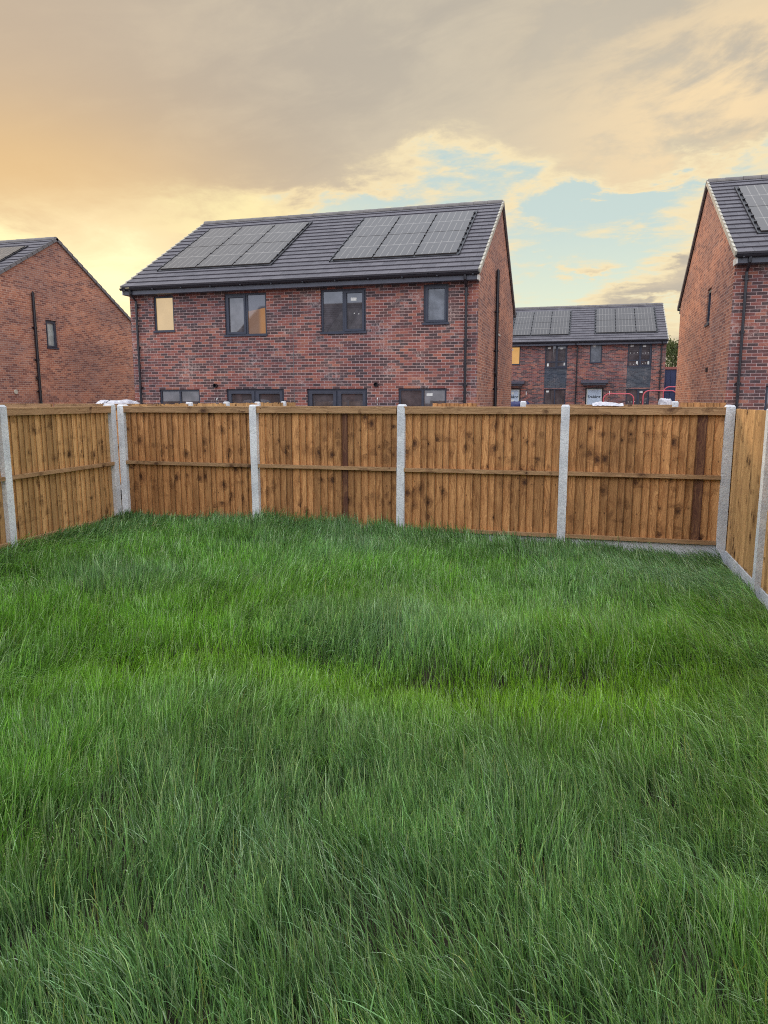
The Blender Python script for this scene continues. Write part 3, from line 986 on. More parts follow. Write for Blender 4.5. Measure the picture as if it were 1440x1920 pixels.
def far_house():
    x0w, x1w, yf, dep = -4.95, 4.30, 42.33, 7.6
    cx, hw = (x0w + x1w) / 2, (x1w - x0w) / 2
    root = empty('terraced_house', (cx, yf, 0))
    tag(root, 'distant brick homes between the gables, with grey brick panels and wrapped front doors', 'house', 'brick houses with solar roofs')
    I = Matrix.Identity(4)

    def L(*o):
        return tuple(v - cx if i < 2 else v for i, v in enumerate(o))
    w1, w2, w3, w4 = L(-4.5, -3.53, 3.69, 4.72), L(-2.14, -0.91, 3.47, 4.78), L(0.31, 0.96, 3.74, 4.80), L(2.32, 3.58, 3.50, 4.79)
    g2, g4 = L(-2.14, -0.93, 0.6, 2.30), L(2.33, 3.56, 0.6, 2.30)
    p2, p4 = L(-2.14, -0.91, 2.36, 3.47), L(2.32, 3.58, 2.36, 3.50)
    d1, d3 = L(-4.42, -3.45, 0.0, 2.36), L(0.15, 1.13, 0.0, 2.38)
    ze = 4.95
    zr = ze + (dep / 2 + 0.33) * 0.571
    wall = MB()
    wall.T = Matrix.Translation((-hw, 0, 0))
    rect_wall(wall, 2 * hw, 4.82, [(a + hw, b + hw, c, d) for a, b, c, d in (w1, w2, w3, w4, g2, g4, d1, d3)])
    wall.T = Matrix(((-1, 0, 0, hw), (0, -1, 0, dep), (0, 0, 1, 0), (0, 0, 0, 1)))
    rect_wall(wall, 2 * hw, 4.72, [])
    for sx in (-1, 1):
        wall.T = gable_T(hw, sx)
        rect_wall(wall, dep, ze + 0.12, [], gable=zr - 0.07)
    wall.build('wall', M['brick_far'], root)
    for p in (p2, p4):
        pb = MB()
        pb.box(p[0], p[1], -0.006, -0.001, p[2], p[3])
        pb.build('grey_brick_panel', M['brick_dark'], root)
    build_roof(root, hw, dep, ze, zr, ncourse=15)
    solar_array(root, -4.08 - cx, -0.88 - cx, 0.80, 4.06, ze, zr, dep)
    solar_array(root, 0.58 - cx, 3.80 - cx, 0.88, 4.14, ze, zr, dep)

    def st(x, z, w=0.16, h=0.10):
        return (x - cx, x - cx + w, z, z + h)
    make_window(root, I, *w1, [(1, 'lit_amber', False)], stickers=[st(-4.1, 4.5)])
    make_window(root, I, *w2, [(0.5, 'glass_dark', False), (0.5, 'glass_dark', True)], transom=3.82, stickers=[st(-2.0, 4.55), st(-1.33, 4.52), st(-2.02, 3.58, 0.1, 0.16), st(-1.1, 3.62, 0.1, 0.16)])
    make_window(root, I, *w3, [(1, 'glass_frost', False)], stickers=[st(0.45, 4.6)])
    make_window(root, I, *w4, [(0.5, 'glass_dark', False), (0.5, 'glass_dark', True)], transom=3.85, specks=True, stickers=[st(2.45, 4.58), st(3.1, 4.56), st(2.78, 3.62, 0.1, 0.18), st(3.38, 3.62, 0.1, 0.18)])
    make_window(root, I, *g2, [(0.5, 'glass_dark', False), (0.5, 'glass_dark', False)], stickers=[st(-2.02, 2.12)])
    make_window(root, I, *g4, [(0.5, 'glass_dark', False), (0.5, 'glass_dark', True)], specks=True, stickers=[st(3.05, 2.08)])
    for k, d in enumerate((d1, d3)):
        db = MB()
        db.box(d[0], d[1], 0.05, 0.13, d[3] - 0.07, d[3])
        db.box(d[0], d[0] + 0.07, 0.05, 0.13, 0, d[3] - 0.07)
        db.box(d[1] - 0.07, d[1], 0.05, 0.13, 0, d[3] - 0.07)
        dr = db.build('front_door', M['gutter'], root)
        lf = MB()
        lf.box(d[0] + 0.075, d[1] - 0.075, 0.06, 0.11, 0.02, d[3] - 0.075)
        lf.build('door_leaf', M['pale'], dr)
        cv = MB()
        cv.box(d[0] + 0.13, d[1] - 0.13, 0.050, 0.058, 0.1, d[3] - 0.13)
        cv.build('protection_sheet', M['cover'], dr)
        text_mesh('Seukker', 0.21, 'lettering', M['ink'], dr, Matrix.Translation(((d[0] + d[1]) / 2, 0.047, 1.86)) @ Matrix.Rotation(R(90), 4, 'X'))
        if k == 0:
            sb = MB()
            sb.tube([((d[0] + d[1]) / 2 + 0.03, 0.049, 2.08), ((d[0] + d[1]) / 2 + 0.03, 0.045, 2.08)], 0.075, 16)
            sb.build('round_sticker', M['white'], dr)
            sb = MB()
            sb.tube([((d[0] + d[1]) / 2 + 0.03, 0.049, 1.66), ((d[0] + d[1]) / 2 + 0.03, 0.045, 1.66)], 0.07, 16)
            sb.build('round_sticker', M['white'], dr)
        c0, c1 = d[0] - 0.27, d[1] + 0.22
        cb = MB()
        cb.hexa([(c0, -0.65, 2.60), (c1, -0.65, 2.60), (c1, -0.001, 2.60), (c0, -0.001, 2.60), (c0, -0.65, 2.68), (c1, -0.65, 2.68), (c1, -0.001, 2.80), (c0, -0.001, 2.80)])
        cb.box(c0 + 0.12, c1 - 0.12, -0.55, -0.002, 2.50, 2.597)
        cb.build('door_canopy', M['fascia'], root)
        lb = MB()
        lb.box(d[1] + 0.30, d[1] + 0.34, -0.03, -0.001, 1.98, 2.17)
        lb.build('meter_label', M['white'], root)
    for x in (-0.37 - cx, 4.06 - cx):
        pipe(root, I, [(x - (0.12 if x < 3 else 0), -0.33, 4.84), (x - (0.1 if x < 3 else 0), -0.30, 4.76), (x, -0.06, 4.62), (x, -0.06, 0.05)], 0.034)
    return root


far_house()
semi_house('brick_house', (-15.8, -2.6, 0), 'brick house across the gardens behind the camera, seen only mirrored in panes', 1)
for o in [x for x in col.objects if x.get('label', '').endswith('mirrored in panes')]:
    o.rotation_euler = (0, 0, math.pi)
home = semi_house('brick_house', (1.6, -2.6, 0), 'brick house added unseen directly behind the camera, shading the same lawn', 1)  # out-of-view house, added to shade the lawn and back fence
home.rotation_euler = (0, 0, math.pi)


# ------------------------------------------------------------------ fences
def fence(name, A, B, posts, label, z0=0.156, z1=1.662, face=1, wood='wood', dark=(), gravel=(), seed=1, postz=None, group='timber garden fences with concrete posts', edge_shade=True,
          cap=True, boardup=0.0, show_rails=True, post_w=0.094, post_d=0.12, skip=(), gz=-0.35, postmat='concrete'):
    """A->B run; posts = distances of the post centres. face=+1: rails on the left of A->B."""
    rr = random.Random(seed)
    A, B = Vector(A), Vector(B)
    d = (B - A)
    L = d.length
    d.normalize()
    root = empty(name, (A.x, A.y, 0), math.atan2(d.y, d.x))
    tag(root, label, 'fence', group)
    for i, x in enumerate(posts):
        pb = MB()
        h = (postz or (z1 + 0.024)) + rr.uniform(-0.006, 0.006)
        w2, d2 = post_w / 2, post_d / 2
        lean = rr.uniform(-0.008, 0.008)
        for (za, zb, s0, s1) in ((gz, h - 0.02, 1, 1), (h - 0.02, h, 1, 0.72)):
            la, lb = lean * za, lean * zb
            pb.hexa([(x + la - w2 * s0, -d2 * s0, za), (x + la + w2 * s0, -d2 * s0, za), (x + la + w2 * s0, d2 * s0, za), (x + la - w2 * s0, d2 * s0, za),
                     (x + lb - w2 * s1, -d2 * s1, zb), (x + lb + w2 * s1, -d2 * s1, zb), (x + lb + w2 * s1, d2 * s1, zb), (x + lb - w2 * s1, d2 * s1, zb)])
        pb.build('concrete_post', M[postmat], root)
    spans = []
    ps = list(posts)
    if ps[0] > 0.2:
        spans.append((0, ps[0] - post_w / 2))
    for a, b in zip(ps, ps[1:]):
        spans.append((a + post_w / 2, b - post_w / 2))
    if L - ps[-1] > 0.2:
        spans.append((ps[-1] + post_w / 2, L))
    for k, (a, b) in enumerate(spans):
        if k in skip or b - a < 0.1:
            continue
        a += 0.002
        b -= 0.002
        n = max(2, int(round((b - a) / 0.0905)))
        w = (b - a) / n
        mb = MB()
        edges = [a]
        for q in range(n - 1):
            edges.append(a + (q + 1) * w + rr.uniform(-0.012, 0.012))
        edges.append(b)
        base = rr.uniform(0.94, 1.06)
        for q in range(n):
            tr = base * rr.choice((0.74, 0.86, 0.95, 1.0, 1.05, 1.16)) * rr.uniform(0.95, 1.05)
            isdark = (k, q) in dark
            tint = (tr, rr.random(), 0.84 if isdark else 0.0)
            x0, x1 = edges[q], edges[q + 1]
            # feather edge: thick side 11 mm, thin side 4 mm, laps over its neighbour
            ov = 0.010
            f = face
            bt = z1 - 0.012 + boardup + rr.uniform(-0.004, 0.004) * (3 if boardup else 1)
            yA, yB = 0.002 * f, 0.019 * f
            back0, back1 = -0.004 * f, -0.004 * f
            c = [(x0 - ov, back0, z0 + 0.005), (x1, back1, z0 + 0.005), (x1, yA, z0 + 0.005), (x0 - ov, yB, z0 + 0.005),
                 (x0 - ov, back0, bt), (x1, back1, bt), (x1, yA, bt), (x0 - ov, yB, bt)]
            off = k * 2.3 + seed * 9.1
            uf = (lambda p, o=off: (p[0] + o + p[1], p[2]))
            # every board shifted in depth a touch so no two faces share a plane
            dz = 0.0012 * (q % 3) * f
            c = [(p[0], p[1] + dz, p[2]) for p in c]
            mb.hexa(c, tint, uf)
            # dark strip on each thick edge: shade of the board step painted in
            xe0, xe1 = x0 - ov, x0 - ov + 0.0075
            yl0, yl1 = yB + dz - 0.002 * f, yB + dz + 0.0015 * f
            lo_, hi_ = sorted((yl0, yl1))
            if edge_shade: mb.box(xe0 - 0.0008, xe1, lo_, hi_, z0 + 0.006, bt - 0.001, (tr * 0.42, tint[1], tint[2]), uf)
        pan = mb.build('fence_panel', M[wood], root)
        off = k * 3.7 + seed * 5.3
        ur = (lambda p, o=off: (p[2] + p[1] + o, p[0] + o))
        t1 = (rr.uniform(0.85, 1.1), rr.random(), 0)
        if show_rails:
            f = face
            for nm, zz0, zz1, dd in (('top_rail', z1 - 0.085, z1 - 0.016, 0.040), ('mid_rail', z0 + 0.725, z0 + 0.768, 0.042), ('bottom_rail', z0, z0 + 0.042, 0.036)):
                rb = MB()
                ya, yb = sorted((0.019 * f, (0.019 + dd) * f))
                sag = rr.uniform(-0.005, 0.005)
                if nm == 'mid_rail':
                    rb.hexa([(a, ya, zz0), (b, ya, zz0 + sag), (b, yb, zz0 + sag), (a, yb, zz0), (a, ya, zz1), (b, ya, zz1 + sag), (b, yb, zz1 + sag), (a, yb, zz1)],
                            (t1[0], rr.random(), 0), ur)
                else:
                    rb.box(a, b, ya, yb, zz0, zz1, (t1[0], rr.random(), 0), ur)
                rb.build(nm, M['rail'], pan)
        if cap:
            cb = MB()
            ya, yb = (-0.022, 0.062) if face > 0 else (-0.062, 0.022)
            cb.box(a, b, ya, yb, z1 - 0.015, z1, (1.25, rr.random(), 0), ur)
            cb.build('capping_strip', M['rail'], pan)
        if k in gravel:
            gb = MB()
            gb.box(a, b, -0.022, 0.022, -0.35, z0 - 0.003)
            gb.build('gravel_board', M['concrete'], root)
    return root


D = 8.39
# back fence, rails towards the garden (-y).  A->B runs -x so that its left side is -y
bx = [-5.99, -4.035, -2.105, -0.175, 1.535]
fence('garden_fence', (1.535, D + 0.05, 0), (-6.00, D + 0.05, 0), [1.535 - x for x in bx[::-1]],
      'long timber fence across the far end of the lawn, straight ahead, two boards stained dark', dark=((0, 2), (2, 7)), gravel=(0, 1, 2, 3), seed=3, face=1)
# left fence, rails towards +x : A->B runs +y has left = -x, so face=-1
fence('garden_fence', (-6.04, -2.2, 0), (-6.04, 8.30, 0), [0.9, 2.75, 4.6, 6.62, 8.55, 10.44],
      'timber fence along the left side of the lawn, rails and concrete posts showing', seed=5, face=-1, wood='wood_lit', gravel=(0, 1, 2, 3, 4))
# right fence, boards towards the garden
fence('garden_fence', (1.605, 8.42, 0), (1.605, -2.2, 0), [1.60, 3.18, 5.12, 7.05, 8.98],
      'smooth boarded timber fence at the right edge of the lawn with a white gravel board', seed=8, face=-1, wood='wood_lit', gravel=(0, 1, 2, 3, 4), show_rails=False, cap=False, edge_shade=False, z0=0.10, z1=1.655, post_w=0.10, post_d=0.14)
# neighbours' fences beyond
fence('neighbour_fence', (-7.66, 11.1, 0), (-7.66, 18.6, 0), [1.9, 3.49, 5.08, 6.67], 'fence running away to the big pair of homes, four post tops showing',
      seed=12, face=1, boardup=0.03, cap=False, z1=1.64, wood='wood_lit', postz=1.695, post_w=0.08, show_rails=True)
fence('neighbour_fence', (-7.5, 11.6, 0), (-17.5, 11.6, 0), [0.3, 2.23, 4.16, 6.09, 8.02], 'fence whose top strip shows just above the left fence, below the left gable', seed=14, face=1, z1=1.668, wood='wood', postz=1.60)
fence('neighbour_fence', (1.45, 12.5, 0), (-1.04, 12.5, 0), [0.0, 2.42], 'low fence top with one white post, in front of the distant homes', seed=16, face=1, z1=1.655, postz=1.715, wood='wood_lit')
fence('neighbour_fence', (2.25, 12.5, 0), (1.53, 12.5, 0), [0.0], 'short taller piece of boarded fence below the orange gable corner', seed=18, face=1, z1=1.70, boardup=0.0, cap=False, show_rails=False, postz=1.66)
fence('neighbour_fence', (-1.98, 14.0, 0), (-2.90, 14.0, 0), [0.97 - 0.05], 'short run of bare board tops below the right downpipe of the middle house', seed=20, face=1, z1=1.665, boardup=0.01, cap=False, show_rails=False, postz=1.5)


# ------------------------------------------------------------------ things beyond the fence
def lumpy_box(name, w, d, h, mat, amp=0.03, seed=0, round_top=0.12, nx=16, nz=12):
    """wrapped block: rounded box surface with creases"""
    import bmesh
    bm = bmesh.new()
    bmesh.ops.create_cube(bm, size=1.0)
    bmesh.ops.subdivide_edges(bm, edges=bm.edges[:], cuts=13, use_grid_fill=True)
    for v in bm.verts:
        p = v.co.copy()
        q = Vector((p.x * 2, p.y * 2, p.z * 2))
        k = (abs(q.x) ** 8 + abs(q.y) ** 8 + abs(q.z) ** 8) ** (1 / 8)
        q = q / k
        x, y, z = q.x * w / 2, q.y * d / 2, (q.z + 1) / 2 * h
        a = float(vnoise(np.array([x * 7 + y * 3 + seed]), np.array([z * 6 + y * 5]), seed)[0]) - 0.5
        b2 = float(vnoise(np.array([x * 19 + seed]), np.array([z * 17 + y * 13]), seed + 3)[0]) - 0.5
        s = amp * (a + 0.5 * b2)
        v.co = Vector((x, y, z)) + Vector((q.x, q.y, q.z * 0.8)) * s
    me = bpy.data.meshes.new(name)
    bm.to_mesh(me)
    bm.free()
    me.polygons.foreach_set('use_smooth', [True] * len(me.polygons))
    me.materials.append(mat)
    o = bpy.data.objects.new(name, me)
    col.objects.link(o)
    return o


# wrapped pallet left of the big house
pr = empty('wrapped_pallet', (-10.78, 15.0, -0.1))
tag(pr, 'white plastic wrapped pallet load with black print, behind the left corner of the fence', 'pallet')
wl = lumpy_box('wrapped_load', 0.80, 0.9, 1.70, M['wrap'], 0.05, 4)
wl.parent = pr
wl.location = (0, 0, 0.13)
pm = MB()
for y in (-0.38, 0, 0.38):
    pm.box(-0.5, 0.5, y - 0.05, y + 0.05, 0.025, 0.10)
for x in range(6):
    pm.box(-0.5 + x * 0.18, -0.4 + x * 0.18, -0.45, 0.45, 0.101, 0.125)
pm.build('pallet_base', M['rail'], pr)
ik = MB()
rp = random.Random(3)
x = -0.16
for k in range(9):
    x += rp.uniform(0.022, 0.045)
    z = 1.73 + 0.012 * k + rp.uniform(-0.01, 0.01)
    ik.tube([(x, -0.485, z - 0.018), (x + rp.uniform(-0.01, 0.025), -0.486, z + rp.uniform(0.0, 0.03)), (x + 0.022, -0.485, z - 0.01)], 0.005, 5)
ik.build('printed_marks', M['ink'], pr)

# crumpled plastic sheet lying over the neighbour's fence top
cs = bpy.data.meshes.new('plastic_sheet')
nx_, ny_ = 40, 14
vs, fs = [], []
for j in range(ny_ + 1):
    for i in range(nx_ + 1):
        u, v = i / nx_, j / ny_
        xx = -0.30 + 0.62 * u
        yy_ = -0.10 + 0.22 * v
        ridge = 0.055 * math.exp(-((u - 0.35) / 0.3) ** 2) + 0.02
        zz = ridge * math.exp(-((v - 0.45) / 0.35) ** 2) + 0.03 * (float(vnoise(np.array([u * 17.0]), np.array([v * 7.0]), 2)[0]) - 0.3)
        edge_drop = 0.05 * max(0, abs(v - 0.5) - 0.32) * 6
        vs.append((xx + 0.02 * (float(vnoise(np.array([u * 9.0]), np.array([v * 9.0]), 8)[0]) - .5), yy_, zz - edge_drop))
for j in range(ny_):
    for i in range(nx_):
        a = j * (nx_ + 1) + i
        fs.append((a, a + 1, a + nx_ + 2, a + nx_ + 1))
cs.from_pydata(vs, [], fs)
cs.materials.append(M['wrap'])
co = bpy.data.objects.new('plastic_sheet', cs)
col.objects.link(co)
co.location = (0.40, 12.47, 1.66)
co.scale = (0.78, 1.0, 0.55)
tag(co, 'crumpled white plastic sheet lying on the low fence top below the distant front door', 'plastic sheet')


def hoop_barrier(loc, w, h, label, rz=0.0, r=0.027, mid=True):
    root = empty('safety_barrier', loc, rz)
    tag(root, label, 'barrier', 'red tubular site barriers')
    mb = MB()
    pts = [(-w / 2, 0, 0)]
    rad = 0.28
    pts.append((-w / 2, 0, h - rad))
    for q in range(1, 7):
        t = math.pi / 2 * q / 6
        pts.append((-w / 2 + rad - rad * math.cos(t), 0, h - rad + rad * math.sin(t)))
    for q in range(0, 7):
        t = math.pi / 2 * (1 - q / 6)
        pts.append((w / 2 - rad + rad * math.cos(t), 0, h - rad + rad * math.sin(t)))
    pts.append((w / 2, 0, 0))
    mb.tube(pts, r, 10)
    mb.build('hoop', M['red'], root)
    if mid:
        mm = MB()
        mm.tube([(-w / 2, 0, h * 0.5), (w / 2, 0, h * 0.5)], r * 0.8, 8)
        for q in range(1, 8):
            xx = -w / 2 + w * q / 8
            mm.tube([(xx, 0, 0.15), (xx, 0, h * 0.5)], r * 0.5, 6)
        mm.build('infill_bars', M['red'], root)
    ft = MB()
    for xx in (-w / 2, w / 2):
        ft.box(xx - 0.05, xx + 0.05, -0.3, 0.3, 0.0, 0.04)
    ft.build('foot', M['black'], root)
    return root


hoop_barrier((1.75, 38.0, 0), 1.45, 2.00, 'red tube hoop in front of the right ground floor window of the distant homes', mid=False)
hoop_barrier((3.60, 37.0, 0), 1.55, 2.14, 'red tube hoop crossing the right corner of the distant homes', rz=0.12, mid=False)
hoop_barrier((4.9, 40.0, 0), 1.7, 2.36, 'tallest red tube hoop, against the navy cabin', mid=False)

# navy cabin
cb_ = empty('site_cabin', (5.6, 50.0, -0.1))
tag(cb_, 'navy clad building with a red brown top edge between the distant homes and right gable', 'cabin')
mb = MB()
mb.box(-1.6, 2.4, 0, 5, 0, 3.72)
for k in range(14):
    mb.box(-1.6 + k * 0.29, -1.57 + k * 0.29, -0.02, -0.001, 0.05, 3.70)
mb.box(-1.6, 2.4, -0.03, -0.0205, 2.28, 2.34)
mb.build('cladding', M['navy'], cb_)
mb = MB()
mb.box(-1.66, 2.46, -0.08, 5.06, 3.721, 3.88)
mb.build('roof_trim', M['rust'], cb_)

# white rubble sack seen by its rounded top
rs = lumpy_box('rubble_sack', 0.55, 0.8, 1.86, M['wrap'], 0.10, 9)
rs.location = (3.92, 37.8, -0.1)
tag(rs, 'rounded white bulk sack peeping over the low fence near the red hoops', 'sack')
bt = lumpy_box('tarpaulin_stack', 1.15, 0.9, 1.70, M['bluewrap'], 0.10, 12)
bt.location = (-3.3, 39.5, -0.1)
tag(bt, 'dark blue covered stack at the foot of the distant brick wall beside its left door', 'covered stack')


# tree between the distant homes and the right gable
def leaf_tree(name, loc, h, cr, label, seed, nleaf=5200, leaf=0.11):
    rr = np.random.default_rng(seed)
    root = empty(name, loc)
    tag(root, label, 'tree')
    tb = MB()
    tb.tube([(0, 0, 0), (0.05, 0, h * 0.3), (0.0, 0.05, h * 0.62), (0.1, 0, h * 0.9)], [0.16, 0.12, 0.07, 0.02], 8)
    tips = []
    for k in range(26):
        z = h * (0.22 + 0.66 * k / 26)
        a = rr.uniform(0, 6.283)
        l = cr * (0.55 + 0.5 * math.sin(math.pi * min(1, (k + 3) / 26))) * rr.uniform(0.7, 1.05)
        p0 = Vector((0.03, 0.02, z))
        p2 = p0 + Vector((math.cos(a) * l, math.sin(a) * l, l * rr.uniform(0.35, 0.9)))
        p1 = (p0 + p2) / 2 + Vector((0, 0, 0.12))
        tb.tube([p0, p1, p2], [0.04, 0.025, 0.008], 5, False)
        tips += [(p1, l * 0.3), (p2, l * 0.38), ((p1 + p2) / 2, l * 0.34)]
    tb.build('trunk', M['bark'], root)
    P = []
    F = []
    n = 0
    for i in range(nleaf):
        c, r_ = tips[rr.integers(len(tips))]
        q = rr.normal(size=3) * r_ * 0.55
        ctr = np.array(c) + q
        d1 = rr.normal(size=3)
        d1 /= np.linalg.norm(d1)
        d2 = np.cross(d1, rr.normal(size=3))
        d2 /= np.linalg.norm(d2)
        s_ = leaf * rr.uniform(0.6, 1.3)
        P += [ctr - d1 * s_, ctr + d2 * s_ * 0.45, ctr + d1 * s_, ctr - d2 * s_ * 0.45]
        F.append((n, n + 1, n + 2, n + 3))
        n += 4
    me = bpy.data.meshes.new('crown')
    me.from_pydata([tuple(p) for p in P], [], F)
    me.materials.append(M['leaf'])
    o = bpy.data.objects.new('crown', me)
    col.objects.link(o)
    o.parent = root
    return root


M['bark'] = plain('bark', (0.08, 0.06, 0.045), 0.9, 0.3, 6.0, 0.1)


def leafmat():
    mt, nt, b = newmat('tree_leaf', 0.6, 0.3)
    oc = nt.n('ShaderNodeTexCoord').outputs['Object']
    n = nt.noise(oc, 1.7, 4.0)
    c = nt.mix(nt.ss(n, 0.3, 0.7), (0.055, 0.085, 0.03), (0.13, 0.15, 0.05))
    nt.set(b.inputs['Base Color'], c)
    tr = nt.n('ShaderNodeBsdfTranslucent', {'Color': c})
    mx = nt.n('ShaderNodeMixShader', {0: 0.4, 1: b.outputs[0], 2: tr.outputs[0]})
    out = [x for x in mt.node_tree.nodes if x.type == 'OUTPUT_MATERIAL'][0]
    nt.set(out.inputs[0], mx.outputs[0])
    return mt


M['leaf'] = leafmat()
leaf_tree('tree', (7.0, 62.0, -0.2), 6.9, 2.1, 'loose olive green tree above the navy cabin, in the gap beside the right gable', 5)


# ------------------------------------------------------------------ the long grass
def grass():
    cell = []
    # candidate roots, thinned with distance from the viewpoint
    NC = 1100000
    x = rng.uniform(LX0 + 0.05, LX1 - 0.02, NC)
    y = rng.uniform(LY0, LY1 - 0.03, NC)
    area = (LX1 - LX0) * (LY1 - LY0)
    base = NC / area
    r = np.hypot(x, y) + 1e-3
    dens = np.clip(10000.0 * (2.2 / np.maximum(r, 2.2)) ** 0.55, 5200, 10500)
    # outside the view of the photo a coarser sward is enough
    azg = np.degrees(np.arctan2(x, y))
    out = (np.abs(azg + 15.4) > 40) | (y < 0.7)
    dens = np.where(out, 2200.0, dens)
    hol = hollow(x, y)
    tuft = fbm(x * 5.0, y * 5.0, 21, 2)
    dens *= (0.32 + 1.0 * np.clip((tuft - 0.32) * 2.4, 0, 1)) * (1 + 0.5 * hol)
    keep = rng.random(NC) < dens / base
    x, y, hol, tuft, r, out = x[keep], y[keep], hol[keep], tuft[keep], r[keep], out[keep]
    N = len(x)
    big = fbm(x * 0.8 + 5, y * 0.8, 31, 3)
    med = fbm(x * 2.6, y * 2.6, 41, 2)
    h = (0.150 + 0.13 * big + 0.06 * med) * rng.uniform(0.55, 1.25, N)
    h *= (1 - 0.40 * hol)
    bank = np.exp(-((y - 4.75 - 0.25 * np.clip(x + 0.6, 0, 3)) / 0.35) ** 2 - ((x + 0.7) / 1.9) ** 4)
    h *= 1 + 0.30 * bank
    h *= np.where(rng.random(N) < 0.04, 1.3, 1.0)
    edge = np.minimum(np.minimum(x - LX0, LX1 - x), LY1 - y)
    h *= 0.85 + 0.15 * np.clip(edge / 0.5, 0, 1)
    h *= 1 + 0.45 * np.exp(-edge / 0.16) * np.clip((fbm(x * 2.2, y * 2.2, 91, 2) - 0.45) * 5, 0, 1)
    # lean field: swept outwards either side, with swirls
    swirl = (fbm(x * 0.9, y * 0.9, 51, 2) - 0.5) * 2
    swirl2 = (fbm(x * 3.2, y * 3.2, 53, 2) - 0.5) * 2
    lx = -0.34 * np.tanh((x + 1.0) * 0.75) + 0.42 * swirl + 0.40 * swirl2 + rng.normal(0, 0.30, N)
    ly = -0.06 + 0.34 * (fbm(x * 1.1 + 9, y * 1.1, 61, 2) - 0.5) * 2 + 0.34 * (fbm(x * 3.6, y * 3.1, 63, 2) - 0.5) * 2 + rng.normal(0, 0.26, N)
    corner = np.exp(-((x - LX1) / 0.9) ** 2) * 0.55 + 0.5 * np.exp(-((x - LX1) / 1.4) ** 2 - ((y - LY1) / 1.6) ** 2)
    lx -= corner
    left = np.exp(-((x - LX0) / 1.2) ** 2)
    lx += 0.75 * left
    keepin = np.clip((LY1 - y) / 0.35, 0, 1)
    ly = np.where(ly > 0, ly * keepin, ly)
    ly -= 0.25 * (1 - keepin)
    k = np.clip((x - LX0) / 0.35, 0, 1)
    lx = np.where(lx < 0, lx * k, lx)
    k = np.clip((LX1 - x) / 0.35, 0, 1)
    lx = np.where(lx > 0, lx * k, lx)
    lx *= 0.80
    ly *= 0.72
    mag = np.hypot(lx, ly)
    sc_ = np.minimum(1, 1.05 / np.maximum(mag, 1e-3))
    lx, ly, mag = lx * sc_, ly * sc_, mag * sc_
    droop = rng.uniform(0.05, 0.65, N) * (0.35 + mag)
    wid = rng.uniform(0.0010, 0.0028, N)
    wid = np.maximum(wid, 0.00040 * r * rng.uniform(0.6, 1.3, N))
    wid = np.where(out, wid * 1.7, wid)
    # five cross sections
    ts = np.array([0.0, 0.3, 0.58, 0.82, 1.0])
    ws = np.array([0.85, 1.0, 0.8, 0.45, 0.0])
    th = rng.uniform(0, np.pi, N) * 0.55 + (np.arctan2(-x, y)) - 0.45
    wx, wy = np.cos(th), np.sin(th)
    z0 = gh(x, y) - 0.01
    V = np.zeros((N, 9, 3), np.float32)
    idx = 0
    for j, (t, w_) in enumerate(zip(ts, ws)):
        s = t * h
        up_ = s * (1 - 0.32 * mag * t - 0.38 * droop * t ** 3)
        hor = h * (t ** 1.7) * (0.55 + 0.5 * droop)
        px, py, pz = x + lx * hor, y + ly * hor, z0 + up_
        if j < 4:
            V[:, idx, 0], V[:, idx, 1], V[:, idx, 2] = px - wx * wid * w_, py - wy * wid * w_, pz
            V[:, idx + 1, 0], V[:, idx + 1, 1], V[:, idx + 1, 2] = px + wx * wid * w_, py + wy * wid * w_, pz
            idx += 2
        else:
            V[:, idx, 0], V[:, idx, 1], V[:, idx, 2] = px, py, pz
    # colour per blade
    hue = fbm(x * 0.7 + 2, y * 0.7 + 8, 71, 3)
    hue2 = fbm(x * 3.0, y * 3.0, 73, 2)
    a = np.clip((hue - 0.35) * 2.4 + (hue2 - 0.5) * 0.8 + rng.normal(0, 0.22, N), 0, 1)[:, None]
    blue = np.array([0.175, 0.335, 0.145])
    green = np.array([0.170, 0.380, 0.055])
    C = blue * (1 - a) + green * a
    yl = np.clip(hol * 0.85 + 0.42 * np.exp(-((y - 4.4) / 1.5) ** 2 - ((x + 0.9) / 2.8) ** 2) * np.clip((hue - 0.36) * 4, 0, 1) - 0.25 * bank, 0, 1)[:, None]
    C = C * (1 - yl) + np.array([0.230, 0.440, 0.042]) * yl
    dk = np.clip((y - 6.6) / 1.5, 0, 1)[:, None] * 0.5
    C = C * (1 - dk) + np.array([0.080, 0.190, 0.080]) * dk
    pal = rng.random(N)
    C = np.where((pal < 0.22)[:, None], C * 0.3 + np.array([0.42, 0.55, 0.36]) * 0.7, C)  # pale blades: sheen highlights painted into the colour
    C = np.where((pal > 0.994)[:, None], np.array([0.34, 0.36, 0.14]), C)
    C *= np.clip(rng.lognormal(-0.08, 0.42, N), 0.25, 2.1)[:, None]

    dp = np.clip((fbm(x * 1.4 + 7, y * 2.0, 101, 3) - 0.42) * 4, 0, 1)
    C = C * (0.80 + 0.16 * dp[:, None])  # broad paler patches: light caught by leaning blades, painted into the colour
    # seed heads: thin stems with pale spikelets
    ns = 2000
    sx = rng.uniform(LX0 + 0.3, LX1 - 0.2, ns)
    sy = LY1 - 0.3 - (LY1 - 1.2) * rng.random(ns) ** 0.7
    cl = fbm(sx * 1.3, sy * 1.3, 81, 2)
    k = cl > 0.50
    sx, sy = sx[k], sy[k]
    ns = len(sx)
    sh = rng.uniform(0.17, 0.30, ns)
    sl_ = rng.normal(0, 0.05, (ns, 2))
    sz = gh(sx, sy)
    nf = 9
    SV = np.zeros((ns, nf, 4, 3), np.float32)
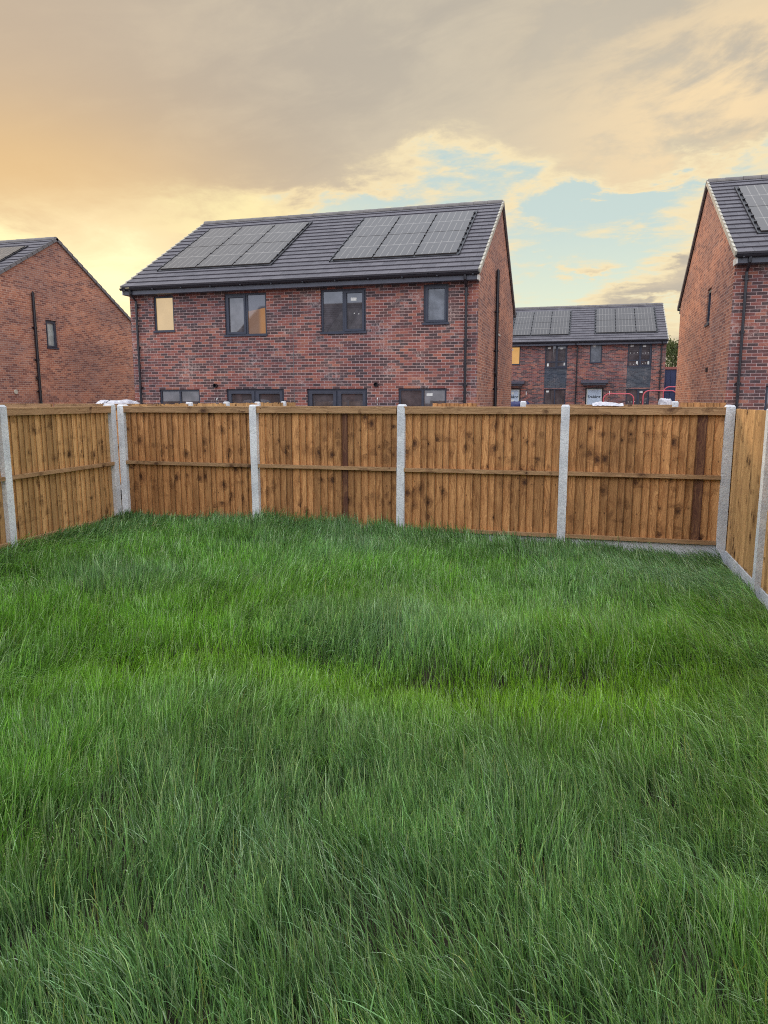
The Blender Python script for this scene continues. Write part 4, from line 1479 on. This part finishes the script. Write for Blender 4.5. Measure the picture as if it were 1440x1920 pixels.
    for f in range(nf):
        t = 0.70 + 0.3 * f / nf
        off = rng.normal(0, 0.010, (ns, 2)) * (1.3 - 0.8 * f / nf)
        cx_, cy_, cz_ = sx + sl_[:, 0] * t + off[:, 0], sy + sl_[:, 1] * t + off[:, 1], sz + sh * t
        s_ = rng.uniform(0.0010, 0.0021, ns) * np.maximum(1, np.hypot(sx, sy) / 4.0)
        for q, (ax_, az_) in enumerate(((-1, -0.4), (0, -1.3), (1, 0.4), (0, 1.3))):
            SV[:, f, q, 0], SV[:, f, q, 1], SV[:, f, q, 2] = cx_ + ax_ * s_, cy_ + ax_ * s_ * 0.3, cz_ + az_ * s_ * 1.4
    # assemble
    nb = N * 9
    tot = nb + ns * nf * 4
    co_ = np.concatenate([V.reshape(-1, 3), SV.reshape(-1, 3)])
    b0 = (np.arange(N) * 9)[:, None]
    quads = np.concatenate([b0 + np.array([0, 1, 3, 2]), b0 + np.array([2, 3, 5, 4]), b0 + np.array([4, 5, 7, 6])], 0)
    tris = b0 + np.array([6, 7, 8])
    sq = nb + np.arange(ns * nf * 4).reshape(-1, 4)
    quads = np.concatenate([quads, sq])
    loops = np.concatenate([quads.ravel(), tris.ravel()]).astype(np.int32)
    starts = np.concatenate([np.arange(len(quads)) * 4, len(quads) * 4 + np.arange(len(tris)) * 3]).astype(np.int32)
    me = bpy.data.meshes.new('long_grass')
    me.vertices.add(tot)
    me.vertices.foreach_set('co', co_.ravel().astype(np.float32))
    me.loops.add(len(loops))
    me.loops.foreach_set('vertex_index', loops)
    me.polygons.add(len(starts))
    me.polygons.foreach_set('loop_start', starts)
    me.polygons.foreach_set('use_smooth', np.ones(len(starts), bool))
    ca = me.color_attributes.new('tint', 'FLOAT_COLOR', 'POINT')
    cc = np.ones((tot, 4), np.float32)
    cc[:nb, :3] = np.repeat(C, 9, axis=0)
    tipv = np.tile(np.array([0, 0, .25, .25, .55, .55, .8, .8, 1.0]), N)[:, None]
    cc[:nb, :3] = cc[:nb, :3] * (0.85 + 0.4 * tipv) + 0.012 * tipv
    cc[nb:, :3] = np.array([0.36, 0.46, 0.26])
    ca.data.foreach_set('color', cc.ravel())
    me.update(calc_edges=True)
    me.validate()
    mt, nt, b = newmat('grass_blade', 0.38, 0.42)
    at = nt.n('ShaderNodeVertexColor', layer_name='tint').outputs[0]
    nt.set(b.inputs['Base Color'], at)
    trc = nt.mix(1.0, at, (1.25, 1.35, 0.55), 'MULTIPLY')
    tr = nt.n('ShaderNodeBsdfTranslucent', {'Color': trc})
    mx = nt.n('ShaderNodeMixShader', {0: 0.26, 1: b.outputs[0], 2: tr.outputs[0]})
    out_ = [q for q in mt.node_tree.nodes if q.type == 'OUTPUT_MATERIAL'][0]
    nt.set(out_.inputs[0], mx.outputs[0])
    me.materials.append(mt)
    o = bpy.data.objects.new('long_grass', me)
    col.objects.link(o)
    tag(o, 'long uncut green grass covering the whole garden', 'grass', None, 'stuff')
    print('blades', N)


grass()
